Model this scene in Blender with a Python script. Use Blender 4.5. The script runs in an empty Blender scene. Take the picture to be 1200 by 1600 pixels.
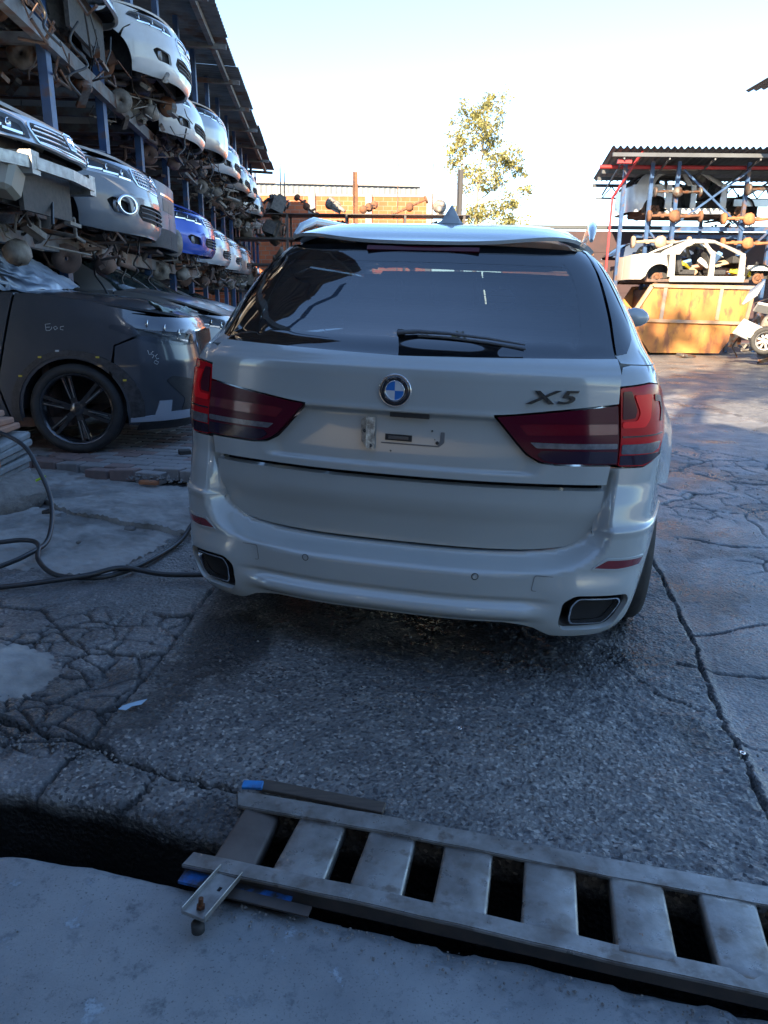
import bpy, bmesh, math, random, bisect
import numpy as np
from mathutils import Vector, Matrix, Euler
from mathutils.geometry import delaunay_2d_cdt
R = math.radians
random.seed(11)
SC = bpy.context.scene
COL = SC.collection

# ------------------------------------------------------------------ camera, sky, sun, exposure
CAM_H = 1.47
cam_d = bpy.data.cameras.new('camera')
cam = bpy.data.objects.new('camera', cam_d)
COL.objects.link(cam)
SC.camera = cam
cam_d.sensor_fit = 'VERTICAL'
cam_d.sensor_height = 36.0
cam_d.lens = 36.0 * 1156 / 1600
cam_d.clip_start = 0.05
cam_d.clip_end = 2000
cam.matrix_world = Matrix.Translation((0, 0, CAM_H)) @ Matrix.Rotation(R(90 - 15.9), 4, 'X') @ Matrix.Rotation(R(0.5), 4, 'Z')

SUN_EL, SUN_AZ = 25.0, 25.0      # sun behind the camera and to the left
world = bpy.data.worlds.new('World')
SC.world = world
world.use_nodes = True
wn = world.node_tree
sky = wn.nodes.new('ShaderNodeTexSky')
sky.sky_type = 'NISHITA'
sky.sun_disc = False
sky.sun_elevation = R(SUN_EL)
sky.sun_rotation = R(180 + SUN_AZ)
sky.air_density = 1.0
sky.dust_density = 0.2
sky.ozone_density = 3.8
bg = wn.nodes['Background']
bg.inputs['Strength'].default_value = 0.10
wn.links.new(sky.outputs['Color'], bg.inputs['Color'])
sun_d = bpy.data.lights.new('sun', 'SUN')
sun_d.energy = 4.8
sun_d.angle = R(0.53)
sun_d.color = (1.0, 0.80, 0.54)
sun = bpy.data.objects.new('sun', sun_d)
COL.objects.link(sun)
_sd = Vector((math.sin(R(SUN_AZ)) * math.cos(R(SUN_EL)), math.cos(R(SUN_AZ)) * math.cos(R(SUN_EL)), -math.sin(R(SUN_EL))))
sun.rotation_euler = _sd.to_track_quat('-Z', 'Y').to_euler()
SC.view_settings.view_transform = 'Standard'
SC.view_settings.look = 'None'
SC.view_settings.exposure = 2.35
SC.view_settings.gamma = 1.0
SC.view_settings.use_curve_mapping = False

# ------------------------------------------------------------------ materials
MATS = {}
def nodes_of(m):
    m.use_nodes = True
    return m.node_tree.nodes, m.node_tree.links, m.node_tree.nodes['Principled BSDF']
def mat(name, col, rough=0.6, metal=0.0, coat=0.0, col2=None, scale=6.0, bump=0.0, bscale=None, rust=None, rust_amt=0.5,
        spec=0.5, detail=6.0, emit=None, alpha=1.0, trans=0.0, contrast=(0.35, 0.65), stretch=None, rscale=None, rvar=0.0):
    if name in MATS: return MATS[name]
    m = bpy.data.materials.new(name)
    N, L, P = nodes_of(m)
    P.inputs['Base Color'].default_value = (*col, 1)
    P.inputs['Roughness'].default_value = rough
    P.inputs['Metallic'].default_value = metal
    P.inputs['Specular IOR Level'].default_value = spec
    P.inputs['Coat Weight'].default_value = coat
    P.inputs['Coat Roughness'].default_value = 0.04
    if trans: P.inputs['Transmission Weight'].default_value = trans
    if emit:
        P.inputs['Emission Color'].default_value = (*emit[0], 1)
        P.inputs['Emission Strength'].default_value = emit[1]
    tc = N.new('ShaderNodeTexCoord')
    src = tc.outputs['Object']
    if stretch:
        mp = N.new('ShaderNodeMapping'); mp.inputs['Scale'].default_value = stretch
        L.new(src, mp.inputs['Vector']); src = mp.outputs['Vector']
    cur = None
    def noise(sc, det=detail):
        n = N.new('ShaderNodeTexNoise'); n.inputs['Scale'].default_value = sc; n.inputs['Detail'].default_value = det
        n.inputs['Roughness'].default_value = 0.6
        L.new(src, n.inputs['Vector']); return n
    def ramp(n, lo, hi):
        r = N.new('ShaderNodeMapRange'); r.inputs['From Min'].default_value = lo; r.inputs['From Max'].default_value = hi
        L.new(n.outputs['Fac'], r.inputs['Value']); return r.outputs['Result']
    def mix(f, a, b):
        x = N.new('ShaderNodeMix'); x.data_type = 'RGBA'
        L.new(f, x.inputs['Factor'])
        for s, v in ((x.inputs[6], a), (x.inputs[7], b)):
            if isinstance(v, tuple): s.default_value = (*v, 1)
            else: L.new(v, s)
        return x.outputs[2]
    if col2:
        cur = mix(ramp(noise(scale), *contrast), col, col2)
    if rust:
        a = 0.5 + (0.5 - rust_amt) * 0.5
        cur = mix(ramp(noise(rscale or scale * 0.7, 9), a - 0.05, a + 0.05), cur or col, rust)
    if cur: L.new(cur, P.inputs['Base Color'])
    if rvar:
        n = noise(scale * 1.7, 4)
        r = N.new('ShaderNodeMapRange'); r.inputs['From Min'].default_value = .35; r.inputs['From Max'].default_value = .65
        r.inputs['To Min'].default_value = max(0, rough - rvar); r.inputs['To Max'].default_value = min(1, rough + rvar)
        L.new(n.outputs['Fac'], r.inputs['Value']); L.new(r.outputs['Result'], P.inputs['Roughness'])
    if bump:
        b = N.new('ShaderNodeBump'); b.inputs['Strength'].default_value = 1.0; b.inputs['Distance'].default_value = bump
        n = noise(bscale or scale * 4, 8)
        L.new(n.outputs['Fac'], b.inputs['Height']); L.new(b.outputs['Normal'], P.inputs['Normal'])
    MATS[name] = m
    return m

def glass_mat(name, tint, see=0.3, rough=0.02, ior=1.5, body=(0.01, 0.012, 0.015)):
    if name in MATS: return MATS[name]
    m = bpy.data.materials.new(name); m.use_nodes = True
    N, L = m.node_tree.nodes, m.node_tree.links
    N.clear()
    out = N.new('ShaderNodeOutputMaterial')
    tr = N.new('ShaderNodeBsdfTransparent'); tr.inputs['Color'].default_value = (*[see * t for t in tint], 1)
    gl = N.new('ShaderNodeBsdfGlossy'); gl.inputs['Roughness'].default_value = rough
    df = N.new('ShaderNodeBsdfDiffuse'); df.inputs['Color'].default_value = (*body, 1)
    fr = N.new('ShaderNodeFresnel'); fr.inputs['IOR'].default_value = ior
    ad = N.new('ShaderNodeAddShader'); L.new(tr.outputs[0], ad.inputs[0]); L.new(df.outputs[0], ad.inputs[1])
    mx = N.new('ShaderNodeMixShader')
    L.new(fr.outputs[0], mx.inputs[0]); L.new(ad.outputs[0], mx.inputs[1]); L.new(gl.outputs[0], mx.inputs[2])
    L.new(mx.outputs[0], out.inputs['Surface'])
    MATS[name] = m
    return m

# car paint with dust on the clear coat
def paint(name, col, metal=0.0, dust=0.25, dustcol=(0.30, 0.27, 0.24), rough=0.28):
    if name in MATS: return MATS[name]
    m = mat(name, col, rough=rough, metal=metal, coat=0.8)
    N, L, P = nodes_of(m)
    tc = N.new('ShaderNodeTexCoord')
    n = N.new('ShaderNodeTexNoise'); n.inputs['Scale'].default_value = 2.6; n.inputs['Detail'].default_value = 9; n.inputs['Roughness'].default_value = .65
    L.new(tc.outputs['Object'], n.inputs['Vector'])
    r = N.new('ShaderNodeMapRange'); r.inputs['From Min'].default_value = .4; r.inputs['From Max'].default_value = .7
    r.inputs['To Min'].default_value = dust * .25; r.inputs['To Max'].default_value = dust
    L.new(n.outputs['Fac'], r.inputs['Value'])
    x = N.new('ShaderNodeMix'); x.data_type = 'RGBA'; L.new(r.outputs['Result'], x.inputs['Factor'])
    x.inputs[6].default_value = (*col, 1); x.inputs[7].default_value = (*dustcol, 1)
    L.new(x.outputs[2], P.inputs['Base Color'])
    r2 = N.new('ShaderNodeMapRange'); r2.inputs['From Min'].default_value = .3; r2.inputs['From Max'].default_value = .75
    r2.inputs['To Min'].default_value = .03; r2.inputs['To Max'].default_value = .045 + dust * .16
    L.new(n.outputs['Fac'], r2.inputs['Value']); L.new(r2.outputs['Result'], P.inputs['Coat Roughness'])
    return m

M_TYRE = mat('tyre_rubber', (0.018, 0.018, 0.02), rough=0.75, col2=(0.035, 0.034, 0.033), scale=9, bump=.002)
M_BLACK = mat('black_plastic', (0.012, 0.013, 0.015), rough=0.5, col2=(0.03, 0.03, 0.032), scale=14)
M_MATBLACK = mat('matt_black_plastic', (0.02, 0.02, 0.022), rough=0.8, col2=(0.04, 0.04, 0.042), scale=20, bump=.001)
M_GLOSSBLACK = mat('gloss_black', (0.008, 0.008, 0.01), rough=0.12, coat=0.6)
M_CHROME = mat('chrome', (0.75, 0.77, 0.8), rough=0.12, metal=1.0)
M_ALU = mat('worn_aluminium', (0.42, 0.43, 0.44), rough=0.45, metal=0.7, col2=(0.24, 0.23, 0.22), scale=11, rvar=.15)
M_STEEL = mat('grimy_steel', (0.16, 0.15, 0.145), rough=0.55, metal=0.5, col2=(0.07, 0.06, 0.055), scale=9, rust=(0.13, 0.055, 0.028), rust_amt=.45, bump=.003)
M_RUST = mat('rusty_steel', (0.20, 0.085, 0.04), rough=0.85, col2=(0.09, 0.045, 0.03), scale=7, bump=.004)
M_RUSTPINK = mat('dusty_rust', (0.17, 0.10, 0.075), rough=0.9, col2=(0.07, 0.055, 0.05), scale=6, bump=.004)
M_OILY = mat('oily_engine', (0.05, 0.045, 0.042), rough=0.5, metal=.3, col2=(0.12, 0.105, 0.09), scale=12, bump=.006)
M_DUSTALU = mat('dusty_cast_aluminium', (0.30, 0.27, 0.235), rough=0.7, metal=.2, col2=(0.14, 0.12, 0.10), scale=9, bump=.006)
M_BLUEPOST = mat('blue_painted_post', (0.035, 0.085, 0.20), rough=0.5, col2=(0.02, 0.05, 0.12), scale=5, rust=(0.10, 0.06, 0.045), rust_amt=.3)
M_BEAM = mat('grey_painted_beam', (0.17, 0.18, 0.19), rough=0.6, col2=(0.09, 0.09, 0.095), scale=5, rust=(0.12, 0.065, 0.045), rust_amt=.35)
M_GLASS = glass_mat('dark_tinted_glass', (0.75, 0.9, 1.0), see=.20, ior=2.3)
M_WSCREEN = glass_mat('green_windscreen_glass', (0.7, 0.95, 0.9), see=.55, ior=1.55, body=(.02, .028, .028), rough=.06)
M_LAMPGLASS = glass_mat('clear_lamp_glass', (0.95, 0.97, 1), see=.9, ior=1.25, body=(.008, .009, .012), rough=.05)
M_BLACKGLASS = mat('black_pillar_glass', (0.006, 0.007, 0.009), rough=0.04, coat=0, spec=.5)
M_BLACKGLASS.node_tree.nodes['Principled BSDF'].inputs['IOR'].default_value = 2.1

# ------------------------------------------------------------------ object helpers
def put(o, parent=None):
    COL.objects.link(o)
    if parent is not None: o.parent = parent
    return o
def tag(o, label=None, cat=None, group=None, kind=None):
    if label: o['label'] = label
    if cat: o['category'] = cat
    if group: o['group'] = group
    if kind: o['kind'] = kind
    return o
def empty(name, loc=(0, 0, 0), rz=0.0, label=None, cat=None, group=None):
    o = bpy.data.objects.new(name, None); COL.objects.link(o)
    o.empty_display_size = .2
    o.location = loc; o.rotation_euler = (0, 0, rz)
    return tag(o, label, cat, group)
_kids = {}
def children(o):
    return [c for c in COL.objects if c.parent == o]
def copy_tree(o, parent=None):
    c = o.copy(); COL.objects.link(c); c.parent = parent
    for ch in children(o): copy_tree(ch, c)
    return c

class MB:
    """collects shapes and links them as ONE mesh object"""
    def __init__(s): s.v = []; s.f = []; s.sm = []
    def add(s, vs, fs, smooth=False):
        b = len(s.v); s.v += [tuple(q) for q in vs]
        s.f += [tuple(i + b for i in f) for f in fs]; s.sm += [smooth] * len(fs)
        return s
    def box(s, c, d, rot=None):
        x, y, z = d[0] / 2, d[1] / 2, d[2] / 2
        vs = [(-x, -y, -z), (x, -y, -z), (x, y, -z), (-x, y, -z), (-x, -y, z), (x, -y, z), (x, y, z), (-x, y, z)]
        fs = [(3, 2, 1, 0), (4, 5, 6, 7), (0, 1, 5, 4), (1, 2, 6, 5), (2, 3, 7, 6), (3, 0, 4, 7)]
        if rot is not None:
            e = Euler(rot).to_matrix(); vs = [e @ Vector(q) for q in vs]
        return s.add([(q[0] + c[0], q[1] + c[1], q[2] + c[2]) for q in vs], fs)
    def tube(s, pts, r, n=8, smooth=True, cap=True):
        pts = [Vector(p) for p in pts]; k = len(pts)
        rs = r if isinstance(r, (list, tuple)) else [r] * k
        rings = []; prev = None
        for i, p in enumerate(pts):
            t = (pts[min(i + 1, k - 1)] - pts[max(i - 1, 0)]).normalized()
            if prev is None:
                a = Vector((0, 0, 1)) if abs(t.z) < .9 else Vector((1, 0, 0))
                u = t.cross(a).normalized()
            else:
                u = (prev - t * prev.dot(t)).normalized()
            prev = u; w = t.cross(u)
            rings.append([p + (u * math.cos(2 * math.pi * j / n) + w * math.sin(2 * math.pi * j / n)) * rs[i] for j in range(n)])
        vs = [q for rg in rings for q in rg]; fs = []
        for i in range(k - 1):
            for j in range(n):
                a, b = i * n + j, i * n + (j + 1) % n
                fs.append((a, b, b + n, a + n))
        s.add(vs, fs, smooth)
        if cap:
            s.add(rings[0], [tuple(range(n))[::-1]]); s.add(rings[-1], [tuple(range(n))])
        return s
    def bar(s, a, b, w, h, up=(0, 0, 1)):
        a, b = Vector(a), Vector(b); t = (b - a).normalized(); u = Vector(up)
        if abs(t.dot(u)) > .95: u = Vector((1, 0, 0))
        sd = t.cross(u).normalized(); u = sd.cross(t)
        vs = []
        for p in (a, b):
            for (i, j) in ((-1, -1), (1, -1), (1, 1), (-1, 1)): vs.append(p + sd * (i * w / 2) + u * (j * h / 2))
        return s.add(vs, [(0, 1, 2, 3), (7, 6, 5, 4), (0, 4, 5, 1), (1, 5, 6, 2), (2, 6, 7, 3), (3, 7, 4, 0)])
    def lathe(s, prof, n=32, axis='Y', c=(0, 0, 0), smooth=True, close=False):
        vs = []; k = len(prof)
        for j in range(n):
            a = 2 * math.pi * j / n; ca, sa = math.cos(a), math.sin(a)
            for (r, h) in prof:
                if axis == 'Y': q = (r * ca, h, r * sa)
                elif axis == 'X': q = (h, r * ca, r * sa)
                else: q = (r * ca, r * sa, h)
                vs.append((q[0] + c[0], q[1] + c[1], q[2] + c[2]))
        fs = []
        kk = k if close else k - 1
        for j in range(n):
            for i in range(kk):
                a = j * k + i; b = j * k + (i + 1) % k; c2 = ((j + 1) % n) * k + (i + 1) % k; d = ((j + 1) % n) * k + i
                fs.append((a, b, c2, d))
        return s.add(vs, fs, smooth)
    def prism(s, poly, z0, z1, axis='Z'):
        n = len(poly)
        def P(q, h):
            return (q[0], q[1], h) if axis == 'Z' else ((h, q[0], q[1]) if axis == 'X' else (q[0], h, q[1]))
        vs = [P(q, z0) for q in poly] + [P(q, z1) for q in poly]
        fs = [tuple(range(n))[::-1], tuple(range(n, 2 * n))] + [(i, (i + 1) % n, n + (i + 1) % n, n + i) for i in range(n)]
        return s.add(vs, fs)
    def blob(s, c, r, seed=0, amp=.25, n=8):
        rnd = random.Random(seed); vs = []; fs = []
        m = n // 2 + 1
        for i in range(m):
            th = math.pi * i / (m - 1)
            for j in range(n):
                ph = 2 * math.pi * j / n; k = 1 + rnd.uniform(-amp, amp)
                vs.append((c[0] + r[0] * k * math.sin(th) * math.cos(ph), c[1] + r[1] * k * math.sin(th) * math.sin(ph), c[2] + r[2] * math.cos(th) * k))
        for i in range(m - 1):
            for j in range(n):
                a, b = i * n + j, i * n + (j + 1) % n; fs.append((a, a + n, b + n, b))
        return s.add(vs, fs, n > 6)
    def mesh(s, name, m=None):
        me = bpy.data.meshes.new(name)
        me.from_pydata(s.v, [], s.f)
        me.polygons.foreach_set('use_smooth', s.sm)
        if m is not None: me.materials.append(m)
        me.update()
        return me
    def build(s, name, m, parent=None, loc=None, rot=None, fix=True, bev=0.0, seg=1):
        me = s.mesh(name, m)
        if fix and len(s.f) < 6000:
            bm = bmesh.new(); bm.from_mesh(me); bmesh.ops.recalc_face_normals(bm, faces=bm.faces)
            if bev:
                es = [e for e in bm.edges if len(e.link_faces) == 2 and e.calc_face_angle(0) > .5]
                bmesh.ops.bevel(bm, geom=es, offset=bev, segments=seg, affect='EDGES', clamp_overlap=True)
            bm.to_mesh(me); bm.free()
        o = bpy.data.objects.new(name, me); COL.objects.link(o)
        if parent is not None: o.parent = parent
        if loc: o.location = loc
        if rot: o.rotation_euler = rot
        return o

# ------------------------------------------------------------------ panel maker: a 2D outline laid on a curved surface
def inside(p, loops):
    c = False; x, y = p
    for lp in loops:
        n = len(lp); j = n - 1
        for i in range(n):
            xi, yi = lp[i]; xj, yj = lp[j]
            if (yi > y) != (yj > y) and x < (xj - xi) * (y - yi) / (yj - yi) + xi: c = not c
            j = i
    return c
def resample(lp, step):
    out = []; n = len(lp)
    for i in range(n):
        a, b = lp[i], lp[(i + 1) % n]; d = math.hypot(b[0] - a[0], b[1] - a[1]); k = max(1, int(math.ceil(d / step)))
        for j in range(k): out.append((a[0] + (b[0] - a[0]) * j / k, a[1] + (b[1] - a[1]) * j / k))
    return out
def rounded(lp, r, n=4):
    """round the corners of a loop"""
    out = []; m = len(lp)
    for i in range(m):
        p, a, b = Vector(lp[i]), Vector(lp[i - 1]), Vector(lp[(i + 1) % m])
        rr = r[i] if isinstance(r, (list, tuple)) else r
        da, db = (a - p).length, (b - p).length
        q = min(rr, da * .45, db * .45)
        if q < 1e-5: out.append(tuple(p)); continue
        s, e = p + (a - p) / da * q, p + (b - p) / db * q
        for j in range(n + 1):
            t = j / n; out.append(tuple(s * (1 - t) ** 2 + p * 2 * t * (1 - t) + e * t * t))
    return out
def panel(name, fn, loops, m, parent=None, step=.05, off=0.0, depth=.02, disp=None, ang=None, rim=True, flip=False):
    """fn(u,v)->(x,y,z). The face sits off above the surface, its rim goes depth inward."""
    if not isinstance(loops[0][0], (tuple, list)): loops = [loops]
    L2 = [resample(lp, step) for lp in loops]
    pts = []; edges = []
    for lp in L2:
        b = len(pts); pts += lp; edges += [(b + i, b + (i + 1) % len(lp)) for i in range(len(lp))]
    nb = len(pts)
    us = [p[0] for p in pts]; vs_ = [p[1] for p in pts]
    bp = np.array(pts)
    nu = max(1, int((max(us) - min(us)) / step)); nv = max(1, int((max(vs_) - min(vs_)) / step))
    for i in range(nu + 1):
        u = min(us) + (i + .5) * (max(us) - min(us)) / (nu + 1)
        for j in range(nv + 1):
            v = min(vs_) + (j + .5) * (max(vs_) - min(vs_)) / (nv + 1)
            if inside((u, v), L2):
                d = ((bp[:nb, 0] - u) ** 2 + (bp[:nb, 1] - v) ** 2).min()
                if d > (.45 * step) ** 2: pts.append((u, v))
    r = delaunay_2d_cdt([Vector(p) for p in pts], edges, [], 0, 1e-7)
    V, F, OV = r[0], r[2], r[3]
    uv = [(q.x, q.y) for q in V]
    F = [tuple(f) for f in F if inside((sum(uv[i][0] for i in f) / 3, sum(uv[i][1] for i in f) / 3), L2)]
    e = .003
    P = []; Nn = []
    def FN(u, v):
        q = fn(u, v)
        return Vector(q)
    for (u, v) in uv:
        p = FN(u, v); t1 = FN(u + e, v) - FN(u - e, v); t2 = FN(u, v + e) - FN(u, v - e)
        n = t1.cross(t2)
        n = n.normalized() if n.length > 1e-12 else Vector((0, 0, 1))
        P.append(p); Nn.append(n)
    o_ = [off + (disp(u, v) if disp else 0.0) for (u, v) in uv]
    verts = [P[i] + Nn[i] * o_[i] for i in range(len(P))]
    norms = list(Nn)
    if disp:   # recompute shading normals with the displacement in
        norms = []
        for k, (u, v) in enumerate(uv):
            def G(a, b): return FN(a, b) + Nn[k] * (off + disp(a, b))
            n = (G(u + e, v) - G(u - e, v)).cross(G(u, v + e) - G(u, v - e))
            norms.append(n.normalized() if n.length > 1e-12 else Nn[k])
    faces = list(F)
    if rim:
        cnt = {}
        for f in F:
            for i in range(3):
                a, b = f[i], f[(i + 1) % 3]; cnt[(a, b)] = 1
        bd = [(a, b) for (a, b) in cnt if (b, a) not in cnt]
        for (a, b) in bd:
            k = len(verts)
            rn = (verts[b] - verts[a]).cross(Nn[a]).normalized()
            verts += [verts[a], verts[b], verts[b] - Nn[b] * depth, verts[a] - Nn[a] * depth]
            norms += [rn] * 4
            faces.append((k + 1, k, k + 3, k + 2))
    if flip:
        faces = [f[::-1] for f in faces]; norms = [-n for n in norms]
    me = bpy.data.meshes.new(name)
    me.from_pydata([tuple(q) for q in verts], [], faces)
    me.polygons.foreach_set('use_smooth', [True] * len(faces))
    me.materials.append(m); me.update()
    me.normals_split_custom_set_from_vertices([tuple(n) for n in norms])
    o = bpy.data.objects.new(name, me); COL.objects.link(o)
    if parent is not None: o.parent = parent
    return o

def interp(t, x):
    if x <= t[0][0]: return t[0][1]
    for i in range(len(t) - 1):
        if x <= t[i + 1][0]:
            a, b = t[i], t[i + 1]; f = (x - a[0]) / (b[0] - a[0]); return a[1] + (b[1] - a[1]) * f
    return t[-1][1]
def smooth_table(t, r):
    n = 600; x0, x1 = t[0][0], t[-1][0]; h = (x1 - x0) / n
    v = [interp(t, x0 + i * h) for i in range(n + 1)]; k = max(1, int(r / h))
    for _ in range(2):
        c = [0]
        for q in v: c.append(c[-1] + q)
        w = []
        for i in range(n + 1):
            kk = min(k, i, n - i); w.append((c[i + kk + 1] - c[i - kk]) / (2 * kk + 1))
        v = w
    def f(x):
        g = (x - x0) / h
        if g <= 0: return v[0]
        if g >= n: return v[n]
        i = int(g); return v[i] + (v[i + 1] - v[i]) * (g - i)
    return f
def sstep(a, b, x):
    t = max(0.0, min(1.0, (x - a) / (b - a))); return t * t * (3 - 2 * t)

class Plan:
    """half outline of a car seen from above, by arc length"""
    def __init__(s, P):
        pts = []
        for i in range(len(P) - 1):
            p0 = P[i - 1] if i else (-P[1][0], P[1][1]); p1 = P[i]; p2 = P[i + 1]; p3 = P[i + 2] if i + 2 < len(P) else (-P[-2][0], P[-2][1])
            for j in range(12):
                t = j / 12
                pts.append(tuple(.5 * ((2 * p1[a]) + (-p0[a] + p2[a]) * t + (2 * p0[a] - 5 * p1[a] + 4 * p2[a] - p3[a]) * t * t + (-p0[a] + 3 * p1[a] - 3 * p2[a] + p3[a]) * t ** 3) for a in (0, 1)))
        pts.append(P[-1]); ss = [0]
        for a, b in zip(pts, pts[1:]): ss.append(ss[-1] + math.hypot(b[0] - a[0], b[1] - a[1]))
        s.p, s.s, s.umax = pts, ss, ss[-1]; s.ys = [q[1] for q in pts]
    def at(s, u):
        a = min(abs(u), s.umax - 1e-6); i = max(0, bisect.bisect_right(s.s, a) - 1); f = (a - s.s[i]) / (s.s[i + 1] - s.s[i])
        x = s.p[i][0] + (s.p[i + 1][0] - s.p[i][0]) * f; y = s.p[i][1] + (s.p[i + 1][1] - s.p[i][1]) * f
        return (x if u >= 0 else -x), y
    def u_of_y(s, y):
        for i in range(len(s.p) - 1):
            if s.p[i + 1][1] >= y:
                f = (y - s.p[i][1]) / max(1e-9, s.p[i + 1][1] - s.p[i][1]); return s.s[i] + (s.s[i + 1] - s.s[i]) * max(0, min(1, f))
        return s.umax
def circle(cx, cy, r, n=20, ry=None, a0=0.0):
    return [(cx + r * math.cos(a0 + 2 * math.pi * i / n), cy + (ry or r) * math.sin(a0 + 2 * math.pi * i / n)) for i in range(n)]
def text_mesh(name, body, size, depth, m, parent=None, shear=0.0, bold=0.0, spacing=1.0):
    c = bpy.data.curves.new(name, 'FONT'); c.body = body; c.size = size; c.extrude = depth; c.shear = shear; c.offset = bold
    c.align_x = 'CENTER'; c.align_y = 'CENTER'; c.space_character = spacing; c.resolution_u = 3
    t = bpy.data.objects.new(name, c); COL.objects.link(t)
    dg = bpy.context.evaluated_depsgraph_get(); me = bpy.data.meshes.new_from_object(t.evaluated_get(dg))
    bpy.data.objects.remove(t); bpy.data.curves.remove(c)
    me.materials.clear(); me.materials.append(m)
    o = bpy.data.objects.new(name, me); COL.objects.link(o)
    if parent is not None: o.parent = parent
    return o

# ================================================================== wheels
_wheel_cache = {}
def wheel_part(parent, c, r=.36, w=.24, rim=.25, spokes=5, style='multi', steer=0.0, side=1, tyre=True, rimmat=None, tilt=0.0):
    """a wheel on the local x axis; side = +1 outer face looks to +x"""
    key = (r, w, rim, spokes, style, side, tyre, rimmat.name if rimmat else '')
    if key not in _wheel_cache:
        t = MB()
        h = w / 2
        prof = [(rim, -h * .8), (rim + .012, -h * .92), (rim + (r - rim) * .5, -h), (r - .03, -h * .96), (r - .006, -h * .8), (r, -h * .6), (r, -h * .34), (r - .008, -h * .33), (r - .008, -h * .29), (r, -h * .28),
                (r, -h * .03), (r - .008, -h * .02), (r - .008, h * .02), (r, h * .03), (r, h * .28), (r - .008, h * .29), (r - .008, h * .33), (r, h * .34), (r, h * .6), (r - .006, h * .8), (r - .03, h * .96), (rim + (r - rim) * .5, h), (rim + .012, h * .92), (rim, h * .8)]
        t.lathe(prof, 44, 'X')
        tm = t.mesh('wheel', M_TYRE)
        q = MB()
        q.lathe([(rim, -h * .85), (rim - .018, -h * .8), (rim - .03, -h * .3), (rim - .03, h * .5), (rim - .015, h * .8), (rim + .006, h * .9), (rim, h * .82)], 36, 'X')
        xo = side * h * .55
        q.lathe([(.001, xo + side * .012), (.055, xo + side * .012), (.07, xo), (.07, xo - side * .05)], 20, 'X')
        for k in range(spokes):
            a = 2 * math.pi * k / spokes + .3
            offs = (-.10, .10) if style == 'multi' else ((-.17, .17) if style == 'pair' else (0,))
            for da in offs:
                p0 = (xo, .05 * math.cos(a + da * 2), .05 * math.sin(a + da * 2)); p1 = (xo + side * .012, (rim - .012) * math.cos(a + da), (rim - .012) * math.sin(a + da))
                q.bar(p0, p1, .03 if len(offs) == 2 else .05, .022, up=(1, 0, 0))
        rm = q.mesh('rim', rimmat or M_ALU)
        _wheel_cache[key] = (tm, rm)
    tm, rm = _wheel_cache[key]
    o = bpy.data.objects.new('wheel', tm); COL.objects.link(o); o.parent = parent
    o.location = c; o.rotation_euler = (tilt, 0, steer)
    ri = bpy.data.objects.new('rim', rm); COL.objects.link(ri); ri.parent = o
    return o

# ================================================================== the white car in the middle
WHITE = paint('pearl_white_paint', (0.31, 0.335, 0.34), dust=.18, dustcol=(0.25, 0.26, 0.26), rough=.22)
bm_root = bpy.data.objects.new('parked_car', None); COL.objects.link(bm_root)
YAW, TILT = R(-12.717), R(1.598)
bm_root.matrix_world = Matrix.Translation((-.5747, 0, 1.47)) @ Matrix.Rotation(YAW, 4, 'Z') @ Matrix.Rotation(TILT, 4, 'Y') @ Matrix.Translation((0, 2.8, -1.47))
tag(bm_root, 'large white SUV seen from behind, parked in the middle of the yard', 'car')

LEN = 5.1
BP = Plan([(0, 0), (.2, .004), (.34, .015), (.5, .04), (.6, .062), (.7, .088), (.78, .116), (.86, .152), (.92, .194), (.965, .25), (.995, .33), (1.012, .43), (1.023, .56), (1.03, .75), (1.03, 1.0), (1.025, 1.5), (1.02, 2.5), (1.02, 3.5), (1.01, 4.1), (.98, 4.55), (.89, 4.85), (.74, 4.99), (.42, 5.08), (0, 5.1)])
BW = smooth_table([(.18, .93), (.28, .985), (.33, 1.0), (.38, 1.01), (.46, 1.02), (.54, 1.03), (.655, 1.035), (.68, 1.025), (.74, 1.028), (.9, 1.04), (1.0, 1.036), (1.1, 1.02), (1.18, 1.005), (1.24, .985), (1.28, .96), (1.32, .935), (1.42, .885), (1.55, .81), (1.64, .75), (1.69, .70), (1.73, .64)], .012)
_up = [(1.2, .066), (1.235, .078), (1.26, .10), (1.275, .14), (1.29, .165), (1.30, .178), (1.35, .205), (1.45, .268), (1.55, .338), (1.60, .378), (1.64, .415), (1.69, .47), (1.73, .53)]
D_B = smooth_table([(.18, .035), (.24, .010), (.27, .002), (.30, 0), (.655, 0), (.665, .006), (.75, .03), (.82, .06), (.9, .07), (1.0, .066)] + _up, .006)
D_H = smooth_table([(.5, .125), (.58, .112), (.69, .088), (.705, .080), (.80, .074), (.82, .068), (.9, .066), (1.0, .066)] + _up, .006)
def BYF(z): return interp([(.2, 5.06), (.6, 5.1), (.8, 5.08), (.95, 4.95), (1.05, 4.75), (1.1, 4.2), (1.16, 3.95), (1.3, 3.7), (1.45, 3.42), (1.55, 3.2), (1.65, 2.98), (1.73, 2.8)], z)
def bsurf(u, z, D):
    x, y = BP.at(u); x = x * BW(z) / 1.03 * (1 + .052 * math.exp(-((y - .88) / .38) ** 2) * (1 - sstep(.95, 1.22, z)))
    fade = 1 - max(0, min(1, (y - .6) / 1.4))
    yy = y + D(z) * fade if y < 2 else 2 + (y - 2) / (LEN - 2) * (BYF(z) - 2)
    return (x, yy, z)
SB = lambda u, z: bsurf(u, z, D_B)
SH = lambda u, z: bsurf(u, z, D_H)
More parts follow.
